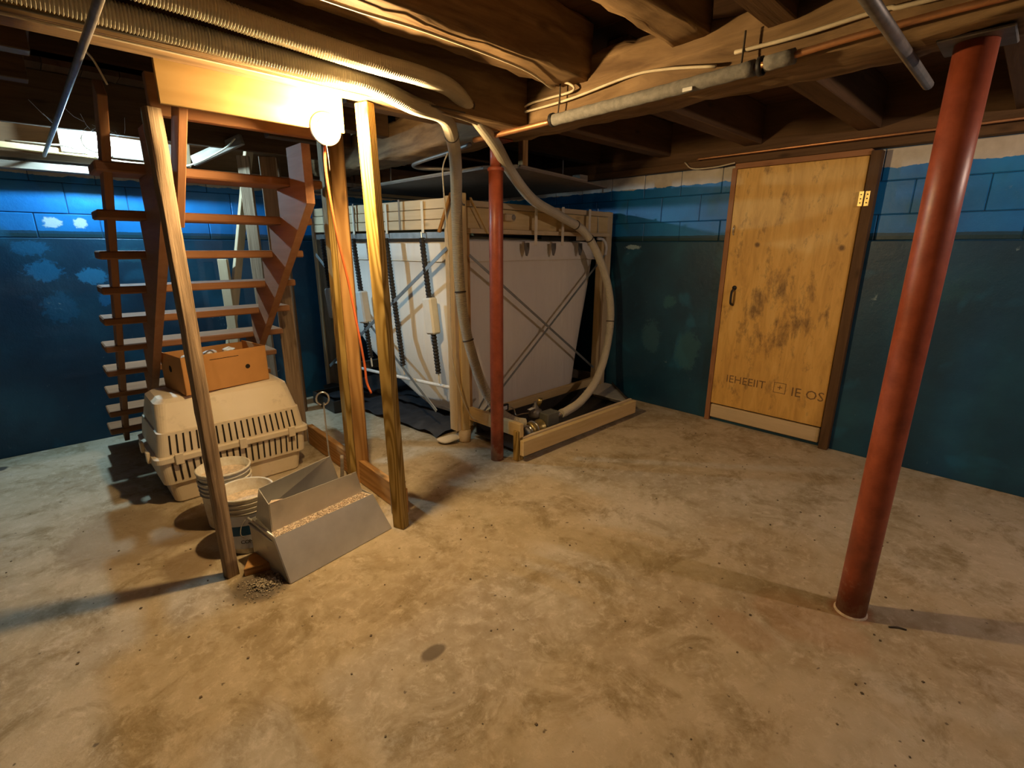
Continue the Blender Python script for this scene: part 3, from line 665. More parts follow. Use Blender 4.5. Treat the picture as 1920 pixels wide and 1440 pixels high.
pipe('dangling_wire', [(.22, 2.08, 2.03), (.25, 2.2, 2.0), (.285, 2.28, 1.985), (.319, 2.35, 1.935)], .0035, WIRE, 'loose white wire end dangling left of the plywood header', 'wire', 6)
tag(bar('hanger_post', (2.62, 2.62, 1.90), (2.62, 2.62, 2.355), .05, .05, PINE2), 'short wooden hanger between ceiling and the panel over the tank', 'post')

# ------------------------------------------------------------------ panel hung above the tank
pn = thing('hung_panel', (2.9, 3.4, 1.89), 'flat grey brown panel hung under the joists above the tank', 'panel')
prism('panel_sheet', [(2.27, 4.54), (2.28, 2.65), (2.42, 2.45), (3.35, 2.62), (3.75, 2.72), (3.75, 4.54)], .012, plain('grey brown board', (.20, .155, .12), .7), pn, Matrix.Translation((0, 0, 1.888)))
for a, b in (((2.275, 4.5, 1.905), (2.285, 2.66, 1.905)), ((2.43, 2.46, 1.905), (3.34, 2.625, 1.905)), ((2.285, 2.66, 1.905), (2.42, 2.465, 1.905))):
    bar('edge_strip', a, b, .018, .014, GREY, pn)
box('bracket', (3.30, 2.66, 1.90), (3.40, 2.74, 1.955), GREY, pn)
for (x, y) in ((2.4, 4.0), (3.6, 4.0), (3.6, 3.1), (2.4, 3.1)): bar('hanger_rod', (x, y, 1.90), (x, y, 2.355), .012, .012, IRON, pn)

# ------------------------------------------------------------------ fabric silo in its timber frame
FL, FR, BL, BR_ = V((2.13, 2.735)), V((3.88, 2.775)), V((1.925, 4.50)), V((3.70, 4.52))
def Q(s, t, z):
    p = FL*(1-s)*(1-t)+FR*s*(1-t)+BL*(1-s)*t+BR_*s*t; return V((p.x, p.y, z))
tk = thing('fabric_tank', Q(.5, .5, 0), 'large white fabric silo bag slung in a braced timber frame', 'tank')
ax = (FR-FL).normalized(); AF = atan2(ax.y, ax.x); al = (BL-FL).normalized()
def fpost(s, t, w, d, z0, z1, mat, off=(0, 0), nm='frame_post'):
    p = Q(s, t, (z0+z1)/2); mm = Matrix.Translation((p.x+off[0], p.y+off[1], (z0+z1)/2)) @ Matrix.Rotation(AF, 4, 'Z') @ Matrix(((0, 0, -1, 0), (0, 1, 0, 0), (1, 0, 0, 0), (0, 0, 0, 1)))
    return link(nm, boxm(nm, z1-z0, d, w, .004), mat, tk, mm)
fpost(0, 0, .038, .085, .09, 1.72, PINEP, (-.045, .03))
fpost(0, 0, .075, .038, .09, 1.74, PINE, (.012, -.012))
fpost(0, 0, .04, .07, .06, 1.70, PINE2, (.072, .03))
lathe('foot_block', [(0, 0), (.042, .0), (.046, .02), (.046, .09), (0, .09)], PINEP, tk, Matrix.Translation((2.13, 2.72, .001)), 20)
fpost(1, 0, .085, .04, 0.001, 1.70, PINEP, (-.01, 0)); fpost(1, 0, .038, .06, 0.001, 1.45, PINE, (-.085, .02))
fpost(0, 1, .085, .045, 0.001, 1.70, GREY, (.02, 0)); fpost(0, 1, .018, .05, 0.001, 1.60, PINEP, (-.033, -.0))
fpost(1, 1, .085, .045, 0.001, 1.70, PINE)
# headers: three stacked boards at the left side, plank header at the front
for k in range(3):
    bar('header_board', Q(0, .02, 1.545+.067*k)+V((-.02+.002*k, 0, 0)), Q(0, 1.0, 1.545+.067*k)+V((-.02+.003*k, 0, 0)), .038, .063, PINEP, tk)
bar('header_board', Q(.03, 0, 1.585)+V((0, -.02, 0)), Q(.96, 0, 1.585)+V((0, -.02, 0)), .036, .135, PINE, tk)
bar('header_rail', Q(.03, 0, 1.675)+V((0, -.035, 0)), Q(.96, 0, 1.675)+V((0, -.035, 0)), .06, .038, PINEP, tk)
bar('header_rail', Q(.03, 0, 1.502)+V((0, -.035, 0)), Q(.96, 0, 1.502)+V((0, -.035, 0)), .06, .030, PINEP, tk)
for t in (1,): bar('header_board', Q(0, t, 1.61), Q(1, t, 1.61), .038, .19, PINE, tk)
bar('header_board', Q(1, 0, 1.61), Q(1, 1, 1.61), .038, .19, PINE, tk)
bar('bag_rail', Q(-.01, .04, 1.475), Q(-.01, .98, 1.475), .04, .045, IRON, tk)
bar('base_rail', Q(.02, 0, .155)+V((0, -.015, 0)), Q(.98, 0, .155)+V((0, -.015, 0)), .038, .085, PINE, tk)
bar('base_rail', Q(0, 1, .25), Q(1, 1, .25), .038, .085, GREY, tk)
bar('base_rail', Q(1, .02, .155), Q(1, .98, .155), .038, .085, GREY, tk)
# the bag
def bag():
    bm = bmesh.new(); rings = []; NS = 18
    lv = [1.44, 1.43, 1.34, 1.30, 1.29, 1.15, 1.0, .85, .7, .55, .42, .32, .24, .18, .14, .12]
    for zi, z in enumerate(lv):
        u = max(0, (1.3-z)/1.18)                       # 0 at the hem, 1 at the bottom
        s0, s1 = .03+.10*max(0, u-.55)**1.2*2, .925-.115*u**1.25
        t0, t1 = .03, .955-.18*u-.42*u**3.2
        if z > 1.295: s0, s1, t0, t1 = .022, .935, .022, .965
        pts = []
        for side in range(4):
            for k in range(NS):
                f = k/NS
                a, b = ((s0+(s1-s0)*f, t0), (s1, t0+(t1-t0)*f), (s1-(s1-s0)*f, t1), (s0, t1-(t1-t0)*f))[side]
                pts.append((a, b))
        cs, ct = (s0+s1)/2, (t0+t1)/2
        row = []
        for i, (a, b) in enumerate(pts):
            f = (i % NS)/NS; side = i//NS
            bul = sin(pi*f)*.014*(1 if z < 1.3 else .2)*(1-abs(u-.5))
            # corners pulled in slightly, sag pleats from the straps
            dx = (a-cs); dy = (b-ct)
            ple = .0012*sin(i*.9)*(max(0, z-.9)/.4)
            k_ = 1+bul*1.2+ple
            # rounded corners
            cx, cy = abs(dx)/((s1-s0)/2+1e-9), abs(dy)/((t1-t0)/2+1e-9)
            rc = (max(0, min(cx, cy)-.86)/.14); k_ *= 1-.055*rc*(.3+u)
            row.append(bm.verts.new(Q(cs+dx*k_, ct+dy*k_, z-(.012*sin(i*.7) if z < .2 else 0))))
        rings.append(row)
    n = len(rings[0])
    for a, b in zip(rings, rings[1:]):
        for k in range(n):
            k2 = (k+1) % n; bm.faces.new((a[k], a[k2], b[k2], b[k]))
    bm.faces.new(rings[-1])
    tc = bm.verts.new(Q(.5, .5, 1.50))
    for k in range(n): bm.faces.new((rings[0][k], rings[0][(k+1) % n], tc))
    return bmesh_to('bag', bm)
bg = link('fabric_bag', bag(), BAGM, tk, None, True)
# seam band round the top of the bag
def edge_loop(z, o): return [Q(.022-o, .022-o, z), Q(.935+o, .022-o, z), Q(.935+o, .965+o, z), Q(.022-o, .965+o, z)]
for z in (1.296,):
    L_ = edge_loop(z, .001)
    for a, b in ((0, 1), (3, 0)): bar('seam', L_[a], L_[b], .004, .006, STRAP, bg)
# crumpled spare fabric on top
bm = bmesh.new(); rows = []
for i in range(25):
    s = i/24; row = []
    for j in range(17):
        t = j/16
        e = min(1, 5*min(s, 1-s))*min(1, 5*min(t, 1-t))
        z = 1.655+.085*e*math.exp(-((s-.30)/.38)**2)+.012*sin(s*31+t*7)*e+.01*sin(t*41-s*9)*e
        row.append(bm.verts.new(Q(.03+.92*s, .03+.93*t, z)))
    rows.append(row)
for i in range(24):
    for j in range(16): bm.faces.new((rows[i][j], rows[i+1][j], rows[i+1][j+1], rows[i][j+1]))
link('top_cover', bmesh_to('top', bm), BAGM, tk, None, True)
# hem pipe and hidden lower skirt on the left side
tube('hem_pipe', [Q(-.012, .03, .40), Q(-.014, .3, .385), Q(-.014, .6, .37), Q(-.012, .93, .36)], .014, WHITEP, tk)
# springs on the left side
for t, lab in ((.17, 1), (.40, 0), (.64, 1), (.90, 1)):
    a, b = Q(-.035, t, 1.50), Q(-.03, t-.07, .42)
    d = b-a; P_ = resample([a+d*.04, a+d*.93], .006)
    bm = bmesh.new(); sweep(bm, P_, lambda i, n: .021 if (i % 4) < 2 else .017, 10)
    sp_ = link('tension_spring', bmesh_to('spring', bm), BLACK, tk)
    bar('hook', a, a+d*.05, .006, .006, CHROME, sp_); bar('hook', a+d*.92, b, .014, .006, WHITEP, sp_)
    if lab:
        m1, m2 = a+d*.42, a+d*.66; o = bar('label_sleeve', m1, m2, .070, .105, LABELW, sp_, roll=0, bev=.012)
# cross bracing
rods = [(Q(0, -.015, 1.345)+V((.04, -.03, 0)), Q(.88, -.03, .31)), (Q(.935, -.02, 1.33), Q(.03, -.02, .12)),]
for i, (a, b) in enumerate(rods):
    o = bar('brace_rod', a+V((0, -.012*i, 0)), b+V((0, -.012*i, 0)), .005, .02, ROD, tk)
lathe('brace_bolt', [(0, .012), (.008, .011), (.009, 0)], CHROME, tk, Matrix.Translation(Q(.487, -.045, .765)) @ Matrix.Rotation(pi/2, 4, 'X'), 10)
for a, b in ((Q(-.04, .02, 1.39), Q(-.04, .93, .33)), (Q(-.035, .97, 1.33), Q(-.035, .12, .20))):
    bar('brace_rod', a, b, .004, .028, ROD, tk)
bar('brace_rod', Q(.035, -.03, .19), Q(.11, -.02, .32), .005, .02, ROD, tk)
bar('brace_rod', Q(.87, -.02, 1.72), Q(.865, -.03, 1.50), .006, .006, ROD, tk)
# straps over the front header
for s in (.375, .555, .755):
    p = Q(s, -.045, 1.57); bar('hanger_strap', p+V((0, -.018, .13)), p+V((0, -.018, -.16)), .03, .0035, STRAP, tk, upv=(0, 1, 0))
    q = Q(s, .018, 1.37)
    prism('strap_loop', [(-.028, .045), (.028, .045), (.028, .0), (.02, -.03), (.006, -.055), (-.01, -.05), (-.026, -.0)], .004, IRON, tk, Matrix.Translation((q.x, q.y-.045, 1.385)) @ Matrix.Rotation(AF, 4, 'Z') @ Matrix.Rotation(pi/2, 4, 'X'))
for t in (.17, .40, .64, .88): 
    p = Q(0, t, 1.60); bar('hanger_strap', p+V((-.045, 0, .10)), p+V((-.045, 0, -.11)), .03, .0035, STRAP, tk, upv=(1, 0, 0))
for a in (.30, .62): bar('header_strip', Q(-.02, a, 1.72)+V((-.025, 0, 0)), Q(-.02, a, 1.515)+V((-.025, 0, 0)), .02, .004, GREY, tk, upv=(1, 0, 0))
# wooden knob block and outlet on the front header, corner braces and hooks
ob = box('cleat_block', (2.50, 2.665, 1.575), (2.60, 2.715, 1.625), PINEP, tk, .008); lathe('cleat_face', [(0, .003), (.018, .003), (.02, 0)], GREY, ob, Matrix.Translation((2.575, 2.664, 1.6)) @ Matrix.Rotation(pi/2, 4, 'X'), 16)
bar('corner_brace', (2.045, 2.69, 1.73), (2.01, 2.79, 1.49), .02, .02, PINE2, tk)
bar('corner_brace', (2.17, 2.655, 1.71), (2.33, 2.665, 1.485), .02, .008, PINE, tk)
tube('corner_hook', [(2.05, 2.675, 1.735), (2.08, 2.66, 1.70), (2.11, 2.66, 1.665), (2.13, 2.665, 1.66)], .006, IRON, tk)
tube('vent_loop', [(3.62, 2.70, 1.47), (3.70, 2.695, 1.46), (3.74, 2.69, 1.40), (3.73, 2.69, 1.33)], .012, WHITEP, tk)
wbox('vent_window', (3.02, 2.80, 1.45), (3.55, 2.805, 1.49), BLACK, tk)
box('outlet_box', (3.40, 2.715, 1.452), (3.47, 2.76, 1.488), WHITEP, tk)
# dark plastic sheet under the tank
bm = bmesh.new(); rows = []
for i in range(19):
    row = []
    for j in range(25):
        s, t = i/18, j/24
        p = Q(-.06+1.0*s*.9, .10+.88*t, 0)
        z = .006+.022*abs(sin(i*1.3+j*.8))+.02*abs(sin(j*1.1-i*.5))
        if t > .94: z += .10*(t-.94)/.06
        row.append(bm.verts.new((p.x, p.y, z)))
    rows.append(row)
for i in range(18):
    for j in range(24): bm.faces.new((rows[i][j], rows[i+1][j], rows[i+1][j+1], rows[i][j+1]))
tag(link('plastic_sheet', bmesh_to('sheet', bm), plain('dark plastic sheet', (.045, .045, .05), .35, 0, .3), None, None, True), 'crumpled dark plastic sheet spread under the fabric tank', 'sheet')
bx_ = thing('storage_tray', (1.98, 4.2, 0), 'shallow dark plastic tray against the back wall left of the tank', 'tray')
for lo, hi in (((1.70, 3.98, .002), (1.98, 4.42, .012)), ((1.70, 3.98, .002), (1.712, 4.42, .11)), ((1.968, 3.98, .002), (1.98, 4.42, .11)), ((1.70, 3.98, .002), (1.98, 3.992, .11)), ((1.70, 4.408, .002), (1.98, 4.42, .11))):
    box('tray_wall', lo, hi, DARKPAN, bx_)
# deflated fabric sock by the near foot
bm = bmesh.new()
bmesh.ops.create_uvsphere(bm, u_segments=20, v_segments=12, radius=1)
for v in bm.verts: v.co = V((v.co.x*.085*(1+.2*v.co.y), v.co.y*.055, v.co.z*.022+.006*sin(v.co.x*3)))
tag(link('fabric_sock', bmesh_to('sock', bm), BAGM, None, Matrix.Translation((2.02, 2.77, .033)) @ Matrix.Rotation(-.5, 4, 'Z'), True), 'flattened white fabric end lying at the near foot of the tank', 'cloth')

# ------------------------------------------------------------------ pump trough in front of the tank
tr = thing('wooden_trough', (2.85, 2.3, 0), 'low timber trough with a dark metal pan in front of the tank', 'trough')
bar('front_board', (2.165, 2.155, .103), (3.53, 2.165, .092), .036, .108, PINE, tr)
bar('pan_lip', (2.20, 2.185, .158), (3.52, 2.195, .150), .02, .018, PINEP, tr)
bar('end_board', (2.19, 2.18, .215), (2.175, 2.70, .215), .036, .095, PINE, tr)
bar('end_leg', (2.185, 2.205, .001), (2.185, 2.205, .215), .06, .045, TREATED, tr)
box('pan_floor', (2.21, 2.19, .045), (3.62, 2.70, .052), DARKPAN, tr, 0)
box('pan_side', (2.21, 2.67, .052), (3.62, 2.68, .155), DARKPAN, tr, 0)
prism('pan_side', [(3.48, 2.19), (3.49, 2.19), (3.86, 2.62), (3.85, 2.62)], .10, DARKPAN, tr, Matrix.Translation((0, 0, .052)))
prism('pan_floor', [(3.48, 2.19), (3.85, 2.62), (3.85, 2.70), (3.48, 2.70)], .008, METAL, tr, Matrix.Translation((0, 0, .125)))
pu = thing('transfer_pump', (2.50, 2.30, .053), 'brass and grey transfer pump lying in the timber trough', 'pump')
RY = Matrix.Rotation(pi/2, 4, 'Y')
lathe('motor', [(0, 0), (.055, 0), (.062, .01), (.062, .02), (.056, .024), (.056, .11), (.062, .115), (.062, .125), (.045, .14), (0, .14)], BRASS, pu, Matrix.Translation((2.37, 2.29, .135)) @ RY, 24)
lathe('motor_ring', [(.0565, 0), (.066, 0), (.066, .008), (.0565, .008)], CHROME, pu, Matrix.Translation((2.41, 2.29, .135)) @ RY, 24)
lathe('end_cap', [(0, -.006), (.03, -.006), (.045, 0), (.045, .01)], CHROME, pu, Matrix.Translation((2.366, 2.29, .135)) @ RY, 20)
box('control_box', (2.52, 2.245, .135), (2.65, 2.335, .235), plain('grey housing', (.12, .12, .10), .5), pu, .008)
lathe('pump_head', [(0, 0), (.045, 0), (.05, .01), (.05, .05), (.03, .06), (.02, .085), (.012, .09), (.012, .115), (0, .115)], IRON, pu, Matrix.Translation((2.53, 2.38, .185)), 20)
lathe('valve', [(0, 0), (.018, 0), (.018, .06), (0, .06)], BRASS, pu, Matrix.Translation((2.56, 2.38, .265)) @ Matrix.Rotation(.4, 4, 'X'), 12)
box('foot', (2.39, 2.24, .053), (2.64, 2.345, .085), IRON, pu, .004)
lathe('outlet', [(0, 0), (.02, 0), (.022, .05), (.02, .06), (0, .06)], CHROME, pu, Matrix.Translation((2.645, 2.29, .185)) @ RY, 14)
bar('name_plate', (2.44, 2.36, .262), (2.50, 2.37, .262), .03, .002, WHITEP, pu)
cbx = thing('switch_box', (2.44, 2.73, .22), 'black switch box screwed to the bottom rail of the tank', 'switch')
box('case', (2.36, 2.672, .162), (2.54, 2.6975, .214), BLACK, cbx, .004)
box('window', (2.47, 2.6705, .172), (2.52, 2.6725, .204), WHITEP, cbx, .001)
lathe('knob', [(0, .012), (.01, .011), (.011, 0)], IRON, cbx, Matrix.Translation((2.40, 2.672, .188)) @ Matrix.Rotation(pi/2, 4, 'X'), 12)
pipe('electric_cable', [(2.53, 2.69, .20), (2.56, 2.64, .175), (2.50, 2.55, .16), (2.48, 2.45, .20), (2.53, 2.34, .23)], .005, WIRE, 'white lead from the black switch box to the pump', 'cable', 6)

# ------------------------------------------------------------------ pet crate
pc = thing('pet_crate', (.72, 3.33, 0), 'tan plastic pet carrier crate with slotted sides under the stairs', 'crate')
CX, CY = .715, 3.33
def shell(name, lv, mat, par, seg=6, cap_top=True, cap_bot=True):
    """lv: list of (hx, hy, z, r, dy)"""
    bm = bmesh.new(); rings = []
    for hx, hy, z, r, dy in lv:
        row = []
        for qx, qy, a0 in ((1, 1, 0), (-1, 1, pi/2), (-1, -1, pi), (1, -1, 1.5*pi)):
            for k in range(seg+1):
                a = a0+pi/2*k/seg
                row.append(bm.verts.new((CX+qx*(hx-r)+r*cos(a), CY+dy+qy*(hy-r)+r*sin(a), z)))
        rings.append(row)
    n = len(rings[0])
    for a, b in zip(rings, rings[1:]):
        for k in range(n):
            k2 = (k+1) % n; bm.faces.new((a[k], a[k2], b[k2], b[k]))
    if cap_bot: bm.faces.new(rings[0][::-1])
    if cap_top: bm.faces.new(rings[-1])
    o = link(name, bmesh_to(name, bm), mat, par, None, False)
    return o
shell('lower_shell', [(.335, .225, .002, .03, 0), (.345, .235, .012, .04, 0), (.362, .245, .13, .04, 0), (.385, .262, .132, .04, 0), (.392, .268, .262, .04, 0)], CRATE, pc)
shell('flange', [(.395, .272, .262, .04, 0), (.412, .285, .266, .04, 0), (.412, .285, .292, .04, 0), (.395, .272, .298, .04, 0)], CRATE, pc)
shell('upper_shell', [(.392, .268, .298, .04, 0), (.375, .255, .425, .04, 0), (.368, .245, .428, .04, 0), (.35, .175, .565, .05, .01), (.325, .15, .585, .05, .01), (.28, .11, .592, .04, .01)], CRATE, pc)
SLOT = plain('dark vent opening', (.02, .013, .008), .9)
for k in range(21):
    if k in (9, 10, 11) and False: continue
    x = CX-.335+.0335*k
    # upper slots: between z .305 and .415, wall leans back
    ob = bar('vent_slot', (x*.99+CX*.01, CY-.2705, .308), (x*.965+CX*.035, CY-.2575, .412), .0022, .0085, SLOT, pc, upv=(1, 0, 0))
    bar('vent_slot', (x*.985+CX*.015, CY-.2665, .15), (x, CY-.2715, .255), .0022, .0085, SLOT, pc, upv=(1, 0, 0))
for x in (CX-.30, CX+.02, CX+.30): box('latch', (x-.02, CY-.296, .25), (x+.02, CY-.283, .312), CRATE, pc, .003)
for y in (CY-.15, CY+.05): box('latch', (CX-.43, y-.02, .25), (CX-.411, y+.02, .312), CRATE, pc, .003)
# cardboard box on the crate
bt = thing('cardboard_box', (.74, 3.30, .592), 'open brown cardboard box of clutter on top of the pet crate', 'box')
ang = radians(9); BMx = Matrix.Translation((.725, 3.335, .5925)) @ Matrix.Rotation(ang, 4, 'Z')
def lbox(name, lo, hi, mat, par, M_, bev=.001):
    lo, hi = V(lo), V(hi); s = hi-lo
    return link(name, boxm(name, *s, bev), mat, par, M_ @ Matrix.Translation((lo+hi)/2))
BW, BD, BH = .47, .30, .215
lbox('box_bottom', (-BW/2, -BD/2, 0), (BW/2, BD/2, .004), CARD, bt, BMx)
fw_ = lbox('box_side', (-BW/2, -BD/2, 0), (BW/2, -BD/2+.005, BH), CARD, bt, BMx); lbox('box_side', (-BW/2, BD/2-.005, 0), (BW/2, BD/2, BH-.01), CARD, bt, BMx)
lbox('box_end', (-BW/2, -BD/2, 0), (-BW/2+.005, BD/2, BH), CARD, bt, BMx); lbox('box_end', (BW/2-.005, -BD/2, 0), (BW/2, BD/2, BH), CARD, bt, BMx)
lathe('hand_hole', [(0, .0008), (.012, .0008), (.014, 0)], SLOT, fw_, BMx @ Matrix.Translation((.115, -BD/2, .105)) @ Matrix.Rotation(pi/2, 4, 'X'), 16)
lathe('hand_hole', [(0, .0008), (.018, .0008), (.02, 0)], SLOT, bt, BMx @ Matrix.Translation((-BW/2, .02, .13)) @ Matrix.Rotation(-pi/2, 4, 'Y'), 16)
lbox('tape_seam', (-.09, -BD/2-.0008, .178), (.07, -BD/2, .181), SLOT, fw_, BMx, 0)
rg = random.Random(3)
for k in range(7):
    bm = bmesh.new(); bmesh.ops.create_icosphere(bm, subdivisions=2, radius=.036+.008*rg.random())
    for v in bm.verts: v.co *= 1+rg.uniform(-.22, .22); v.co.z *= .7
    ox, oy = -.17+.056*k, (-.07, .06)[k % 2]
    tag(link('paper_wad', bmesh_to('wad', bm), PAPER if k % 3 else WHITEP, None, BMx @ Matrix.Translation((ox, oy, .165+rg.uniform(0, .02)))), 'crumpled paper wad inside the cardboard box on the crate', 'paper', 'crumpled paper in the cardboard box')
for k, (ox, oz) in enumerate(((-.05, .20), (-.085, .195))):
    bm = bmesh.new(); sweep(bm, [V((.035*cos(a/10*pi), 0, .035*sin(a/10*pi))) for a in range(21)], .005, 6)
    tag(link('metal_ring', bmesh_to('ring', bm), CHROME, None, BMx @ Matrix.Translation((ox, -.06-.03*k, oz-.02)) @ Matrix.Rotation(.4+.5*k, 4, 'Z'), True), ('shiny ring' if k else 'pale hoop')+' poking out of the cardboard box', 'ring')

# ------------------------------------------------------------------ buckets
def bucket(x, y, h, rt, rb, label, stacked=False, inner=True):
    t = thing('plastic_bucket', (x, y, 0), label, 'bucket')
    MW = Matrix.Translation((x, y, 0)); w = .003
    def R_(z): return rb+(rt-rb)*z/h
    prof = [(0, .002), (rb-.004, .002), (rb, .006)]
    for z in (h*.55,): prof.append((R_(z), z))
    for zz in (h-.075, h-.052, h-.029):
        prof += [(R_(zz)-.001, zz-.003), (R_(zz)+.006, zz-.002), (R_(zz)+.006, zz+.002), (R_(zz)-.001, zz+.003)]
    prof += [(R_(h)-.001, h-.012), (rt+.005, h-.011), (rt+.006, h-.002), (rt+.003, h), (rt-.003, h-.001), (rt-.004, h-.006), (rb-.003, .008), (0, .008)]
    body = lathe('bucket_body', prof, BUCKET, t, MW, 48)
    return t, MW, R_
t1, MW1, R1 = bucket(.557, 2.412, .29, .121, .104, 'white bucket with a teal band beside the steel feeder')
# printed label bands as thin curved shells
def curved(name, R_, z0, z1, a0, a1, mat, par, MW, off=.0008, n=14, wave=0):
    bm = bmesh.new(); A = []; B = []
    for k in range(n+1):
        a = a0+(a1-a0)*k/n; dz = wave*sin((k/n)*pi*1.3)
        A.append(bm.verts.new(((R_(z0)+off)*cos(a), (R_(z0)+off)*sin(a), z0+dz))); B.append(bm.verts.new(((R_(z1)+off)*cos(a), (R_(z1)+off)*sin(a), z1+dz)))
    for k in range(n): bm.faces.new((A[k], A[k+1], B[k+1], B[k]))
    return link(name, bmesh_to(name, bm), mat, par, MW, True)
AC = atan2(-2.395, -.557)   # towards the camera side of the room
curved('paper_label', R1, .03, .205, AC-1.2, AC+1.15, plain('label white', (.74, .78, .88), .5, 0, .05), t1, MW1, .0008)
curved('teal_band', R1, .095, .145, AC-1.0, AC+1.15, TEAL, t1, MW1, .0016, wave=.008)
for i, ch in enumerate('COMP'):
    a = AC-.36+.17*i; z = .068
    P_ = V((cos(a)*(R1(z)+.0016), sin(a)*(R1(z)+.0016), z)); n_ = V((cos(a), sin(a), 0))
    MT = Matrix((V((-sin(a), cos(a), 0)), V((0, 0, 1)), n_)).transposed().to_4x4(); MT.translation = P_
    text('label_letter', ch, .026, INK, t1, MW1 @ MT, .0004)
tube('bail_handle', [(.557+.11*cos(AC+1.4), 2.395+.11*sin(AC+1.4), .25), (.60, 2.29, .17), (.57, 2.275, .145), (.535, 2.272, .135)], .002, IRON, t1)
lathe('dry_plaster', [(0, .225), (.09, .222), (.1155, .228)], DUST, t1, MW1, 32)
t2, MW2, R2 = bucket(.545, 2.705, .26, .119, .103, 'dusty cream bucket behind the teal banded one, lower of two nested')
t3 = thing('plastic_bucket', (.545, 2.705, .03), 'dusty cream bucket nested inside another behind the teal banded one', 'bucket')
lathe('bucket_body', [(0, .03), (.088, .03), (.095, .06), (.112, .262), (.113, .275), (.121, .277), (.122, .283), (.119, .285), (.121, .297), (.126, .299), (.127, .308), (.123, .311), (.117, .309), (.100, .06), (0, .055)], BUCKET, t3, Matrix.Translation((.545, 2.705, 0)), 48)
lathe('dry_plaster', [(0, .262), (.09, .258), (.113, .266)], DUST, t3, Matrix.Translation((.545, 2.705, 0)), 32)

# ------------------------------------------------------------------ galvanised feeder
fd = thing('metal_feeder', (.85, 2.1, 0), 'galvanised sheet metal feeder trough with a dusty feed slot beside the posts', 'feeder')
fa = atan2(.087, .544); FM = Matrix.Translation((.573, 1.963, 0)) @ Matrix.Rotation(fa, 4, 'Z')
def FE(x, y, z): return FM @ V((x, y, z))
def sheet(name, quad, mat, par, th=.003):
    bm = bmesh.new(); vs = [bm.verts.new(p) for p in quad]; f = bm.faces.new(vs); f.normal_update(); n_ = f.normal.copy()
    r = bmesh.ops.extrude_face_region(bm, geom=[f])
    for v in r['geom']:
        if isinstance(v, bmesh.types.BMVert): v.co += n_*th
    return link(name, bmesh_to(name, bm), mat, par)
L0, L1 = 0.0, .548
sheet('front_panel', [FE(0, 0, .002), FE(L1, 0, .002), FE(L1-.055, .062, .200), FE(-.012, .066, .205)], METAL, fd)
sheet('slot_floor', [FE(-.010, .066, .196), FE(L1-.055, .062, .192), FE(L1-.065, .130, .192), FE(.0, .125, .196)], METAL, fd)
sheet('end_panel', [FE(0, 0, .002), FE(-.012, .066, .205), FE(.0, .31, .205), FE(0, .30, .002)], METAL, fd)
sheet('end_panel', [FE(L1, 0, .002), FE(L1-.055, .062, .200), FE(L1-.04, .32, .190), FE(L1, .30, .002)], METAL, fd)
sheet('bottom_panel', [FE(0, 0, .002), FE(L1, 0, .002), FE(L1, .30, .002), FE(0, .30, .002)], METAL, fd)
sheet('back_panel', [FE(0, .30, .002), FE(L1, .30, .002), FE(L1-.02, .31, .20), FE(0, .31, .20)], METAL, fd)
hp = sheet('hopper_front', [FE(.012, .125, .196), FE(L1-.066, .128, .192), FE(L1-.10, .120, .322), FE(.012, .120, .335)], METAL, fd)
sheet('hopper_side', [FE(.012, .125, .196), FE(.012, .120, .335), FE(.03, .235, .365), FE(.03, .30, .20)], METAL, fd)
sheet('hopper_back', [FE(.03, .30, .20), FE(.03, .235, .365), FE(L1-.12, .30, .365), FE(L1-.07, .32, .20)], METAL, fd)
sheet('hopper_corner', [FE(.012, .120, .335), FE(.07, .110, .338), FE(.035, .145, .334)], DUST, fd)
for a, b in ((FE(-.010, .066, .207), FE(-.004, .31, .207)), (FE(-.010, .085, .180), FE(-.008, .30, .185))): tube('rim_bead', [a, b], .006, METAL, fd, straight=True)
tube('wire_catch', [FE(-.02, .30, .21), FE(-.045, .29, .19), FE(-.06, .27, .165), FE(-.05, .26, .15)], .0025, IRON, fd)
bm = bmesh.new(); rg = random.Random(5)
for i in range(420):
    f = rg.random(); d = rg.uniform(.068, .118); p = FE(.0+.47*f, d, .2+.002*rg.random()); s = rg.uniform(.0025, .006)
    r = bmesh.ops.create_cube(bm, size=s, matrix=Matrix.Translation(p) @ Matrix.Rotation(rg.random()*3, 4, 'Z') @ Matrix.Rotation(rg.random()*3, 4, 'X'))
o = link('feed_dust', bmesh_to('dust', bm), DUST, fd); o['kind'] = 'stuff'
sheet('feed_layer', [FE(-.008, .069, .199), FE(L1-.058, .065, .195), FE(L1-.067, .124, .195), FE(.006, .122, .199)], DUST, fd, .002)
# hooked rod and stick standing in the hopper
hk = thing('hooked_rod', (1.0, 2.62, 0), 'bare metal rod with a ring loop on top standing behind the feeder', 'rod')
X_, Y_ = 1.035, 2.56
ring = [(X_+.0, Y_, .565-.0)]
lp = [V((X_+.030*sin(a), Y_-.012*sin(a), .60-.036*cos(a))) for a in [k*pi/10 for k in range(1, 20)]]
bm = bmesh.new(); sweep(bm, smooth_path([(X_+.004, Y_, .002), (X_+.003, Y_, .3), (X_+.002, Y_, .555)]+[tuple(v) for v in lp], 3), .0045, 8); link('shaft', bmesh_to('rod', bm), CHROME, hk, None, True)
tag(tube('wood_stick', [(1.055, 2.52, .002), (1.075, 2.50, .15), (1.085, 2.50, .27)], .010, GREY), 'short grey stick standing beside the hooked rod', 'stick')

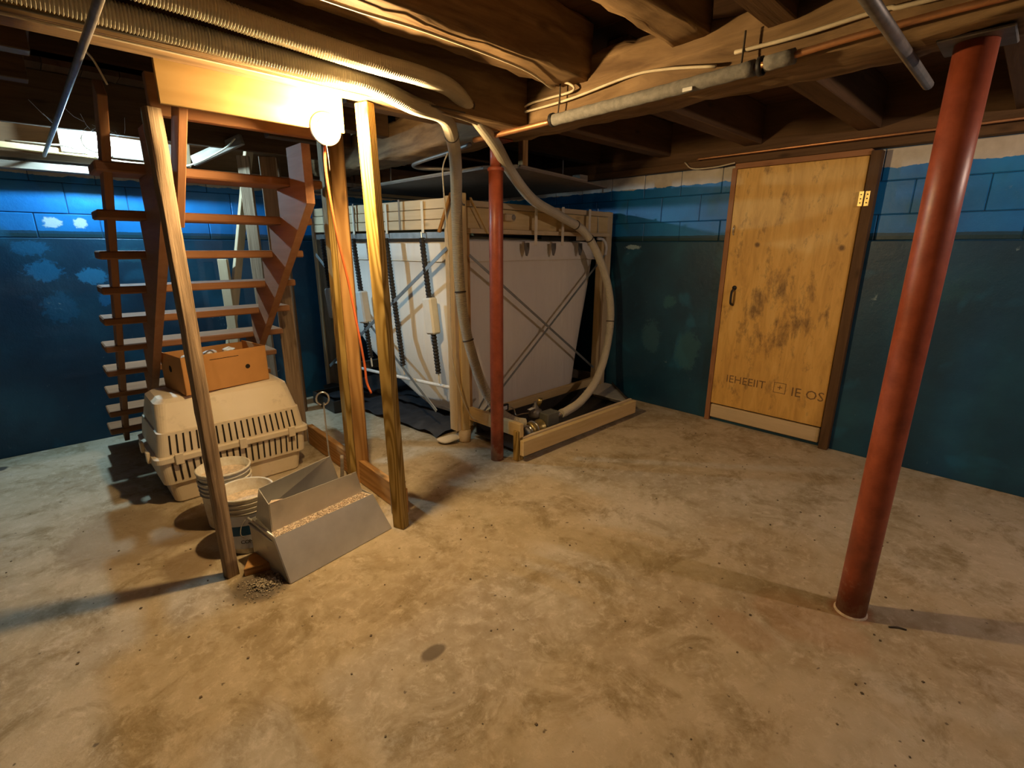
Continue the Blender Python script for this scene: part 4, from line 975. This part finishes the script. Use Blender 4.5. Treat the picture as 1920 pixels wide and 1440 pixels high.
# ------------------------------------------------------------------ rubble by the post
bm = bmesh.new(); rg = random.Random(11)
for i in range(900):
    r_ = abs(rg.gauss(0, 1)); a = rg.uniform(0, 2*pi); x = .49+r_*.055*cos(a)+rg.uniform(-.02, .05); y = 2.035+r_*.045*sin(a)
    if x > .56 and y > 1.955: continue
    s = rg.uniform(.002, .007)*(1.3 if r_ < .8 else .8); z = max(0, .018-.012*r_)*rg.random()+s*.3
    bmesh.ops.create_cube(bm, size=s, matrix=Matrix.Translation((x, y, z)) @ Matrix.Rotation(rg.random()*3, 4, 'Z') @ Matrix.Rotation(rg.random()*3, 4, 'X'))
tag(link('gravel_spill', bmesh_to('g', bm), plain('gravel', (.36, .30, .21), .9, 0, .8, 120), None), 'spill of small gravel and grit by the feeder end', 'gravel', None, 'stuff')
bm = bmesh.new()
for i in range(240):
    x = rg.uniform(-.6, 3.6); y = rg.uniform(-.1, 3.2)
    s = rg.uniform(.003, .008)
    bmesh.ops.create_cube(bm, size=s, matrix=Matrix.Translation((x, y, s*.25)) @ Matrix.Rotation(rg.random()*3, 4, 'Z') @ Matrix.Scale(.5, 4, (0, 0, 1)))
tag(link('floor_grit', bmesh_to('g2', bm), plain('grit', (.14, .10, .06), .9, 0, .6, 50), None), 'scattered dark grit across the concrete floor', 'grit', None, 'stuff')
tag(tube('wood_sliver', [(2.13, .13, .004), (2.15, .105, .006), (2.16, .08, .004)], .003, DWIRE, seg=6), 'small dark sliver on the floor by the right column', 'sliver')

# ------------------------------------------------------------------ cobweb threads near the cool bulb
cw = bmesh.new(); rg = random.Random(2)
for i in range(26):
    a = V((rg.uniform(.28, .62), rg.uniform(4.1, 4.42), rg.uniform(2.02, 2.11))); b = a+V((rg.uniform(-.16, .16), rg.uniform(-.3, .1), rg.uniform(-.02, .10)))
    m_ = (a+b)/2-V((0, 0, .015)); sweep(cw, [a, m_, b], .0009, 4, False)
tag(link('cobweb', bmesh_to('web', cw), plain('cobweb', (.5, .5, .5), .9), None), 'dusty cobweb threads hanging around the cool bulb', 'cobweb', None, 'stuff')
